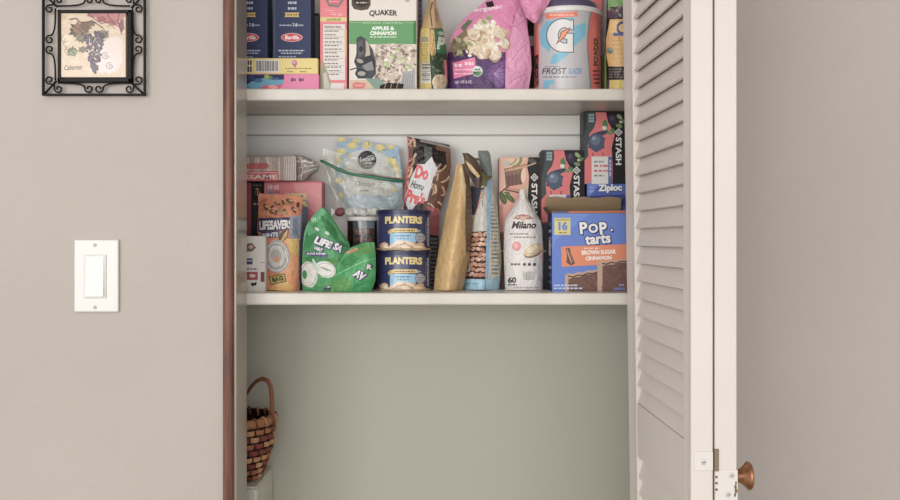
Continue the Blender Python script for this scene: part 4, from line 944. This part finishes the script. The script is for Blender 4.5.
def a_pom(s):
    s.rect(541.4, 150.4, 584.6, 222, (222,104,106))
    s.poly([(541.4,150.4),(553.6,150.4),(554.4,158),(552,166),(547.4,172),(545.6,184),(546.4,194),(541.4,200)], (70,84,84)); s.poly([(541.4,151),(545,151),(544.4,166),(541.4,176)], (52,56,60)); s.rect(546.6, 152, 552, 160.4, (150,170,176)); s.bits(547.4, 154, 551.4, 155.4, (90,110,120), 2); s.bits(547.4, 157, 551.4, 158.4, (90,110,120), 2)
    s.poly([(545,178),(550,172),(557,169.6),(564,168),(568,170),(560,174),(552,178),(548,182)], (64,72,92)); s.ell(554.4, 180.4, 8.6, 9, (78,92,116), 0, 20, .05); s.ell(553.4, 178.4, 5, 5, (104,118,142), 0, 16, .05); s.ell(552, 176.4, 2, 1.8, (148,160,178))
    for k in range(6): s.ell(554.4+8.6*math.cos(k-1.4), 180.4+9*math.sin(k-1.4), 1.1, 1.1, (60,70,92), 0, 8)
    s.ring(556, 192.4, 5.2, 4.2, 1.2, (140,72,80), 18, -20, 200)
    s.poly([(560.4,160),(563.6,157),(566,163),(564.6,169),(561,167)], (70,134,84)); s.ell(562.4, 166.4, 2.4, 2.1, (226,220,206), 0, 10, .2)
    s.poly([(564,150.4),(584.6,150.4),(584.6,222),(570.4,222),(570.8,204),(569.6,186),(573,172),(566,160)], (38,36,40)); s.ell(570.6, 158, 4.4, 5.4, (62,50,74), -20, 14, .1); s.ell(570, 156.4, 2, 2.4, (92,74,104))
    for x, y, r_ in ((577.4,155,40),(580.6,159.6,-30),(577,164,10),(571,169,40),(568,171,0)): s.ell(x, y, 3.4, 1.9, R.choice([(120,146,96),(152,170,116),(92,120,80)]), r_, 10, .1)
    s.ell(578.6, 160, 1.6, 1.2, (196,200,160))
    s.rect(549.6, 194.6, 570, 222, (226,222,218)); s.bits(552, 199, 562, 200.6, (140,130,134), 3); s.bits(552, 203, 566, 205, (206,96,104), 3); s.bits(552, 208, 566, 210, (206,96,104), 3); s.bits(552, 213, 562, 214.6, (140,130,134), 3); s.rect(566.2, 194.8, 570.2, 222, (84,98,156)); s.bits(567.4, 198, 569, 216, (196,200,222), 5, True)
    stash(s, 576.6, 170.4, 175.4, 203)
def a_back(cc):
    def f(s): 
        x0 = 499.6 if cc == 0 else 541.6
        s.rect(x0, 234 if cc == 0 else 224, x0+5, 290, (120,84,76) if cc == 0 else (66,74,80)); s.bits(x0+.6, 250, x0+4.4, 252, (200,196,190), 2)
    return f
dt = 1.622; tdp = .045; hh = (292-232)*dt/F
_, z1 = carton('tea_carton', 'tea carton almost hidden behind the white cookie bag, lowest in its stack', 'box', dt, 499, 541, 231.2, tdp, (150,104,94), Z_LOW, a_back(0), 'tea cartons')
carton('tea_carton', 'peach tea carton with brown spice blocks, directly behind the white cookie bag', 'box', dt, 499, 541, 157, tdp, (196,132,120), z1, a_chai, 'tea cartons')
_, z2 = carton('tea_carton', 'tea carton almost hidden behind the open pastry box, lowest of the middle stack', 'box', dt, 541.4, 585, 221.2, tdp, (120,60,66), Z_LOW, a_back(1), 'tea cartons')
tp, zz = carton('tea_carton', 'coral tea carton with blue teapot, lower one, left of the blue bag carton', 'box', dt, 541.4, 585, 150, tdp, (66,58,62), z2, a_pom, 'tea cartons')
def a_zip(s):
    s.rect(587.4, 182.8, 629, 292, (58,86,176)); s.poly([(587.4,182.8),(600,182.8),(590,196),(587.4,200)], (96,124,204)); s.poly([(587.4,196),(629,194),(629,206),(587.4,208)], (40,58,140))
    for k in range(8): s.ell(589+R.uniform(0,5), 185+R.uniform(0,9), 1.2, .8, (140,160,220), 0, 8)
    for dx in (-.5, .5): s.text('Ziploc', 598+dx, 184.6, 622+dx, 193.6, (30,40,110), -2, .07)
    s.text('Ziploc', 598, 184.2, 622, 193, (238,238,240), -2, .05); s.ell(606, 199, 3, 1, (220,224,232))
_, z3 = carton('storage_bag_carton', 'blue food storage bag carton behind the open pastry box', 'box', dt, 587, 629.5, 183.2, tdp, (58,84,172), Z_LOW, a_zip)
copy_thing(tp, ((627.0-585)*dt/F, 0, z3+.0002-z2), 'topmost coral tea carton with blue teapot, standing on the blue carton')
# cookie bag
mi = Pouch(1.586, [(189.6,520,525,.004),(194,518.6,526.4,.012),(198,518.6,527,.018),(204,515,531,.026),(214,508.4,536.6,.036),(221,505,541,.042),(230,504,542.6,.046),(252,503.6,543.2,.048),(292,505,543,.046)], Z_LOW, .0016, 36, seed=28, p=3.2)
o = mi.build('cookie_bag', (226,220,217), FILM, None, 'white gathered-top cookie bag with grey lettering, left of the pastry box', 'bag', nv=80)
sh = Sheet()
for a, b in (((521,198),(511,216)),((523,198),(522,212)),((525,198),(534,214)),((522,200),(516,216)),((524.4,200),(529,213))): sh.line([a,((a[0]+b[0])/2+.4,(a[1]+b[1])/2),b], .5, (198,190,188))
sh.poly([(513,218.6),(517,215.4),(523,214.2),(529,215.4),(533.6,218.6),(528,219.4),(523,218.4),(518,219.6)], (178,120,112)); sh.poly([(519,219.4),(523,216.8),(527.4,219.2),(523,220.6)], (206,180,150)); sh.bits(517, 216.6, 530, 217.6, (228,204,196), 4)
sh.text('Milano', 511.6, 221.4, 536, 228.6, (64,50,48), 0, .03, .3); sh.bits(510, 233.2, 528, 234.6, (150,140,140), 7); sh.bits(514, 236.6, 536, 238, (150,140,140), 8)
sh.ell(516.6, 246.4, 4.4, 4.8, (220,140,142), 0, 18, .05); sh.ell(516, 245.6, 2.4, 2.6, (232,166,166), 0, 12, .06)
sh.ell(533.6, 251, 10.6, 5.8, (148,116,84), -28, 22, .02); sh.ell(533.4, 249.6, 10.4, 5.2, (218,196,156), -28, 22, .02); sh.ell(532.6, 249, 7, 3, (230,212,178), -28, 16, .03)
sh.bits(511, 263.4, 521, 265.2, (110,104,108), 4); sh.ell(524.4, 264.4, 1.6, 1.6, (96,90,96)); sh.ell(529.4, 264.4, 1.4, 1.6, (60,56,60)); sh.ell(534.4, 264.4, 1.8, 1.6, (84,84,130))
sh.text('60', 508, 277, 516.4, 283, (76,70,72), 0, .04); sh.bits(508, 284, 517, 285.4, (100,94,96), 3); sh.bars(522, 270.6, 535.4, 281.4, 12, False, (230,226,223), (110,104,106)); sh.bits(514, 287, 538, 288.2, (170,162,162), 7)
sh.poly([(541.6,246),(543.2,246),(543,262),(541.8,262)], (206,150,140))
mi.art(sh, 'printed_film', FILM, o)
mb = MB(); c = at(522.4, 196.4, 1.586); mb.tube([(c.x+.0072*math.cos(a*.52), c.y+.0066*math.sin(a*.52), c.z+.0012*math.sin(a)) for a in range(13)], .0011, (196,190,186), 6); mb.build('twist_tie', PLAST, o, smooth=True)
# open pastry box
PT_ = (82,120,206); d = 1.546; pdp = .068
xa, xb, zt = X(552, d), X(627.5, d), Z(213.4, d)
mb = MB(); th = .0012
mb.box(xa, xb, d, d+th, Z_LOW, zt, PT_, .0003); mb.box(xa, xb, d+pdp-th, d+pdp, Z_LOW, zt, (60,80,150), .0003)
mb.box(xa, xa+th, d+th, d+pdp-th, Z_LOW, zt, (40,46,84), .0003); mb.box(xb-th, xb, d+th, d+pdp-th, Z_LOW, zt, PT_, .0003); mb.box(xa+th, xb-th, d+th, d+pdp-th, Z_LOW, Z_LOW+th, (150,130,104))
o = mb.build('pastry_carton', CARD, None, ((xa+xb)/2, d+pdp/2, Z_LOW)); tag(o, 'open blue toaster pastry box with orange banner, beside the louvre door', 'box')
mb = MB(); KR = (150,128,100)
n = 8
P = [[(xa+(xb-xa)*(i/10)+(-.004 if i == 0 else 0), d+pdp-.001-.012*math.sin(j/n*1.2), zt+(Z(197.6, d+pdp)-zt)*(j/n)+(.0015*math.sin(i*1.7) if j == n else 0)) for i in range(11)] for j in range(n+1)]
mb.grid(P, KR); mb.grid([[(p[0], p[1]+.0012, p[2]) for p in r] for r in P], KR, flip=True)
mb.grid([P[-1], [(p[0], p[1]+.0012, p[2]) for p in P[-1]]], (176,152,120))
f1 = mb.build('back_flap', MATT, o, smooth=True, ang=40); f1['label'] = 'bare brown cardboard flap'
mb = MB()
P = [[(xa+.0008-.010*math.sin(j/4*1.4), d+.002+(pdp-.006)*i/6, zt+.012*(j/4)) for i in range(7)] for j in range(5)]
mb.grid(P, (96,88,70)); f2 = mb.build('side_flap', MATT, o, smooth=True)
mb = MB()
P = [[(xa+(xb-xa)*i/8, d+.0006+.014*math.sin(j/4*1.5), zt+.0035*math.sin(j/4*2.2)) for i in range(9)] for j in range(5)]
mb.grid(P, (206,190,170)); f3 = mb.build('front_flap', CARD, o, smooth=True)
sh = Sheet()
sh.poly([(569,211.2),(627,210.6),(627,212.6),(569,213)], (196,96,66)); sh.poly([(553,212.2),(568,211.6),(568,213),(553,213.2)], (70,86,160))
sh.print(lambda px, py, e: Vector((X(px, d), d-.0004-e, Z(py, d))), 'flap_print', CARD, o)
def fpop(s):
    s.rect(552.2, 213.6, 627.3, 292, PT_); s.poly([(552.2,213.6),(590,213.6),(556,240),(552.2,252)], (90,134,216))
    s.rect(554.4, 218, 570.4, 234.8, (218,206,124)); s.rect(555.6, 219, 569.4, 220.6, (170,168,110)); s.text('16', 558.4, 221.4, 567.6, 230.4, (92,132,206), 0, .06); s.bits(559, 232, 566.6, 233.4, (120,130,120), 3)
    def word(dx, dy, col, b):
        for t, x0, y0, x1, y1, r_ in (('P',579.6,222,587.4,234,-4),('O',588.4,223.6,598,233,-4),('P',599.4,222,607,234.4,-6),('tarts',585,234.4,610.6,244,-5)): s.text(t, x0+dx, y0+dy, x1+dx, y1+dy, col, r_, b)
        s.ell(611.6+dx, 230+dy, 1.2, 1.2, col)
    for dx, dy in ((-1,0),(1,0),(0,-1),(0,1),(.7,.7),(-.7,.7),(-.7,-.7),(.7,-.7),(1.3,1.4)): word(dx, dy, (44,56,118), .035)
    word(0, 0, (238,236,238), .04)
    s.poly([(561,246.6),(627.3,244),(627.3,263.6),(561.6,266.8)], (226,128,84)); s.bits(584, 247.6, 600, 248.8, (246,216,196), 4)
    s.text('BROWN SUGAR', 581.6, 249.8, 616, 254.4, (246,234,224), -2, .05); s.text('CINNAMON', 585.6, 256, 611.4, 260, (246,234,224), -2, .05)
    s.poly([(565.4,248.6),(569.8,247.8),(571,253),(575,263.4),(571,265.6),(566.4,262.6),(567,254)], (116,76,64)); s.line([(567,249.6),(571.4,263)], .9, (206,180,160)); s.line([(569.6,250),(572.8,262)], .5, (176,140,120))
    CRU, BR = (196,162,138), (118,84,74)
    def pastry(L, fill, cru, cols):
        s.poly(L, cru); cx = sum(p[0] for p in L)/len(L); cy = sum(p[1] for p in L)/len(L)
        s.poly(fill, BR); f = inpoly(fill); xs = [p[0] for p in fill]; ys = [p[1] for p in fill]
        s.scatter(f, (min(xs),min(ys),max(xs),max(ys)), 60, (.4,1.3), cols, (.5,.9))
    sp = [(128,92,82),(108,74,66),(136,102,90),(98,68,60)]
    pastry([(565,275.4),(568,273),(573,274),(578,272),(583,272.6),(588,270.2),(593,270.8),(598.6,268.6),(598.6,292),(565,292)], [(568.6,279),(574,277.4),(580,276.6),(586,274.6),(592,274),(598.6,272),(598.6,292),(568.6,292)], CRU, sp)
    s.line([(568,276),(573,277),(578,275),(583,275.4),(588,273),(593,273.6),(598,271.6)], 1.2, (92,54,48))
    pastry([(597.4,262),(601,260.8),(606,261.6),(611,259.8),(616,260.6),(621,258.6),(627.3,259.2),(627.3,292),(597.4,292)], [(602.4,266),(608,264.6),(614,264.6),(620,262.6),(627.3,262.6),(627.3,292),(602.4,292)], CRU, sp)
    s.line([(602,263.4),(606,264.2),(611,262.4),(616,263.2),(621,261.2),(627,261.6)], 1.2, (92,54,48))
    s.bits(554, 284.6, 578, 286, (196,210,236), 8); s.bits(554, 287.6, 583, 289, (206,218,240), 9); s.bits(613.6, 287.6, 625, 290, (96,124,196), 4); s.bits(619, 284, 624, 286, (120,146,206), 2)
sh = Sheet(); fpop(sh); sh.print(flat(d), 'printed_front', CARD, o)
sh = Sheet(); sh.rect(1.5, 214.5, 66, 291.6, (44,52,96))
for k in range(9): sh.rect(8, 222+k*7.4, 58, 225+k*7.4, R.choice([(120,130,170),(90,100,150),(160,166,190)]))
sh.rect(20, 240, 48, 256, (196,196,200))
sh.print(lambda u, py, e: Vector((xa-e, d+u/1000, Z(py, d))), 'printed_side', CARD, o)
# ================================================================== closet floor: basket on a tall white bin
bx, by, zb0 = -.3765, 1.604, .842
mb = MB(); wt = (206,204,194)
mb.box(-.53, -.3268, 1.548, 1.684, .0005, zb0-.004, wt, .004, None, 2); ob = mb.build('storage_bin', PLAST, None, (-.428, 1.616, .0005)); tag(ob, 'tall pale storage bin under the woven basket, behind the left jamb', 'bin')
mb = MB(); mb.box(-.53, -.3268, 1.548, 1.684, zb0-.0039, zb0, wt, .0018, None, 2); mb.build('bin_lid', PLAST, ob)
bk = empty('wicker_basket', (bx, by, zb0)); tag(bk, 'brown woven basket with arched handle, half hidden behind the left jamb', 'basket')
zr = .9525; H = zr-zb0
def br(z):
    k = max(0, min(1, (z-zb0)/H)); return .044+.0245*math.sin(min(1, k*1.25)*math.pi/2)
mb = MB(); RB = random.Random(11); NS, NW = 20, 8
CC = [(182,134,98),(156,100,72),(196,150,112),(118,66,56),(150,98,70),(128,60,58),(96,58,46)]
mb.lathe([(0,zb0+.001),(br(zb0)-.003,zb0+.001)]+[(br(zb0+H*k/10)-.0035, zb0+H*k/10) for k in range(1,11)], bx, by, (42,26,22), 48)
mb.lathe([(0,zb0+.003)]+[(br(zb0+H*k/10)-.0055, zb0+.003+H*k/10*.98) for k in range(0,11)], bx, by, (42,26,22), 48)
for w_ in range(NW):
    za, zc_ = zb0+.002+(H-.016)*w_/NW, zb0+.002+(H-.016)*(w_+.72)/NW
    for s_ in range(NS):
        a0 = 2*math.pi*(s_+(w_ % 2)*.5)/NS; a1 = a0+2*math.pi*.86/NS; col = RB.choice(CC)
        P = []
        for j in range(4):
            z = za+(zc_-za)*j/3; row = []
            for i in range(6):
                a = a0+(a1-a0)*i/5; q = br(z)+(.0048*math.sin(math.pi*i/5)-.0034)+.0010*math.sin(math.pi*j/3)
                row.append((bx+q*math.cos(a), by+q*math.sin(a), z))
            P.append(row)
        mb.grid(P, col)
mb.build('woven_body', CANE, bk, smooth=True)
mb = MB(); ro = .0695
mb.lathe([(ro-.006,zr-.013),(ro,zr-.013),(ro+.0016,zr-.006),(ro,zr),(ro-.003,zr+.0016),(ro-.006,zr),(ro-.006,zr-.013)], bx, by, (156,110,80), 64)
for k in range(22):
    a = 2*math.pi*k/22; e = (math.cos(a), math.sin(a)); t = (-e[1]*.006, e[0]*.006)
    pts = [(bx+e[0]*q+t[0]*f, by+e[1]*q+t[1]*f, z) for q, z, f in ((ro-.0068,zr-.012,-.6),(ro-.0068,zr+.001,-.3),(ro-.003,zr+.0028,0),(ro+.0012,zr+.0006,.2),(ro+.0024,zr-.006,.5),(ro+.001,zr-.0138,.9))]
    mb.tube(pts, .0024, (122,74,58) if k % 2 else (176,130,96), 6, .6)
mb.build('basket_rim', CANE, bk, smooth=True)
mb = MB()
hp = [(272.4,424,1.600),(272,410,1.602),(271.8,396,1.606),(270.6,386.5,1.610),(267.6,380.6,1.614),(262.5,378.6,1.620),(256.5,381,1.628),(251,387,1.636),(246.6,394,1.643),(241,404,1.650),(236.6,414,1.656),(234,424,1.660)]
mb.tube([at(*p) for p in hp], .0042, (138,88,66), 10, .45)
mb.build('handle', CANE, bk, smooth=True)
# ================================================================== light and camera
w = bpy.data.worlds.new('World'); S.world = w; w.use_nodes = True
w.node_tree.nodes['Background'].inputs[0].default_value = (.97, .98, 1.0, 1); w.node_tree.nodes['Background'].inputs[1].default_value = .56
def area(name, loc, target, sx, sy, power, col):
    l = bpy.data.lights.new(name, 'AREA'); l.shape = 'RECTANGLE'; l.size = sx; l.size_y = sy; l.energy = power; l.color = col
    o = bpy.data.objects.new(name, l); C.objects.link(o); o.location = loc
    o.rotation_euler = (Vector(target)-Vector(loc)).to_track_quat('-Z', 'Y').to_euler(); return o
area('window_daylight', (-1.7, -1.7, 1.5), (.1, 1.5, 1.2), 1.6, 1.5, 48, (1, .98, .96))
area('front_fill', (.15, -2.6, 1.25), (0, 1.5, 1.2), 3.0, 2.2, 58, (1, .99, .985))  # added soft fill from behind the camera, brightens the closet
cam = bpy.data.cameras.new('camera'); co = bpy.data.objects.new('camera', cam); C.objects.link(co)
co.location = (0, 0, EZ); co.rotation_euler = (math.radians(90), 0, 0)
cam.sensor_width = 36; cam.lens = 36*F/900; cam.shift_y = (HY-250)/900; cam.clip_start = .01
S.camera = co
S.view_settings.view_transform = 'Standard'; S.view_settings.look = 'None'; S.view_settings.gamma = 1; S.view_settings.exposure = -.1
S.view_settings.use_curve_mapping = False
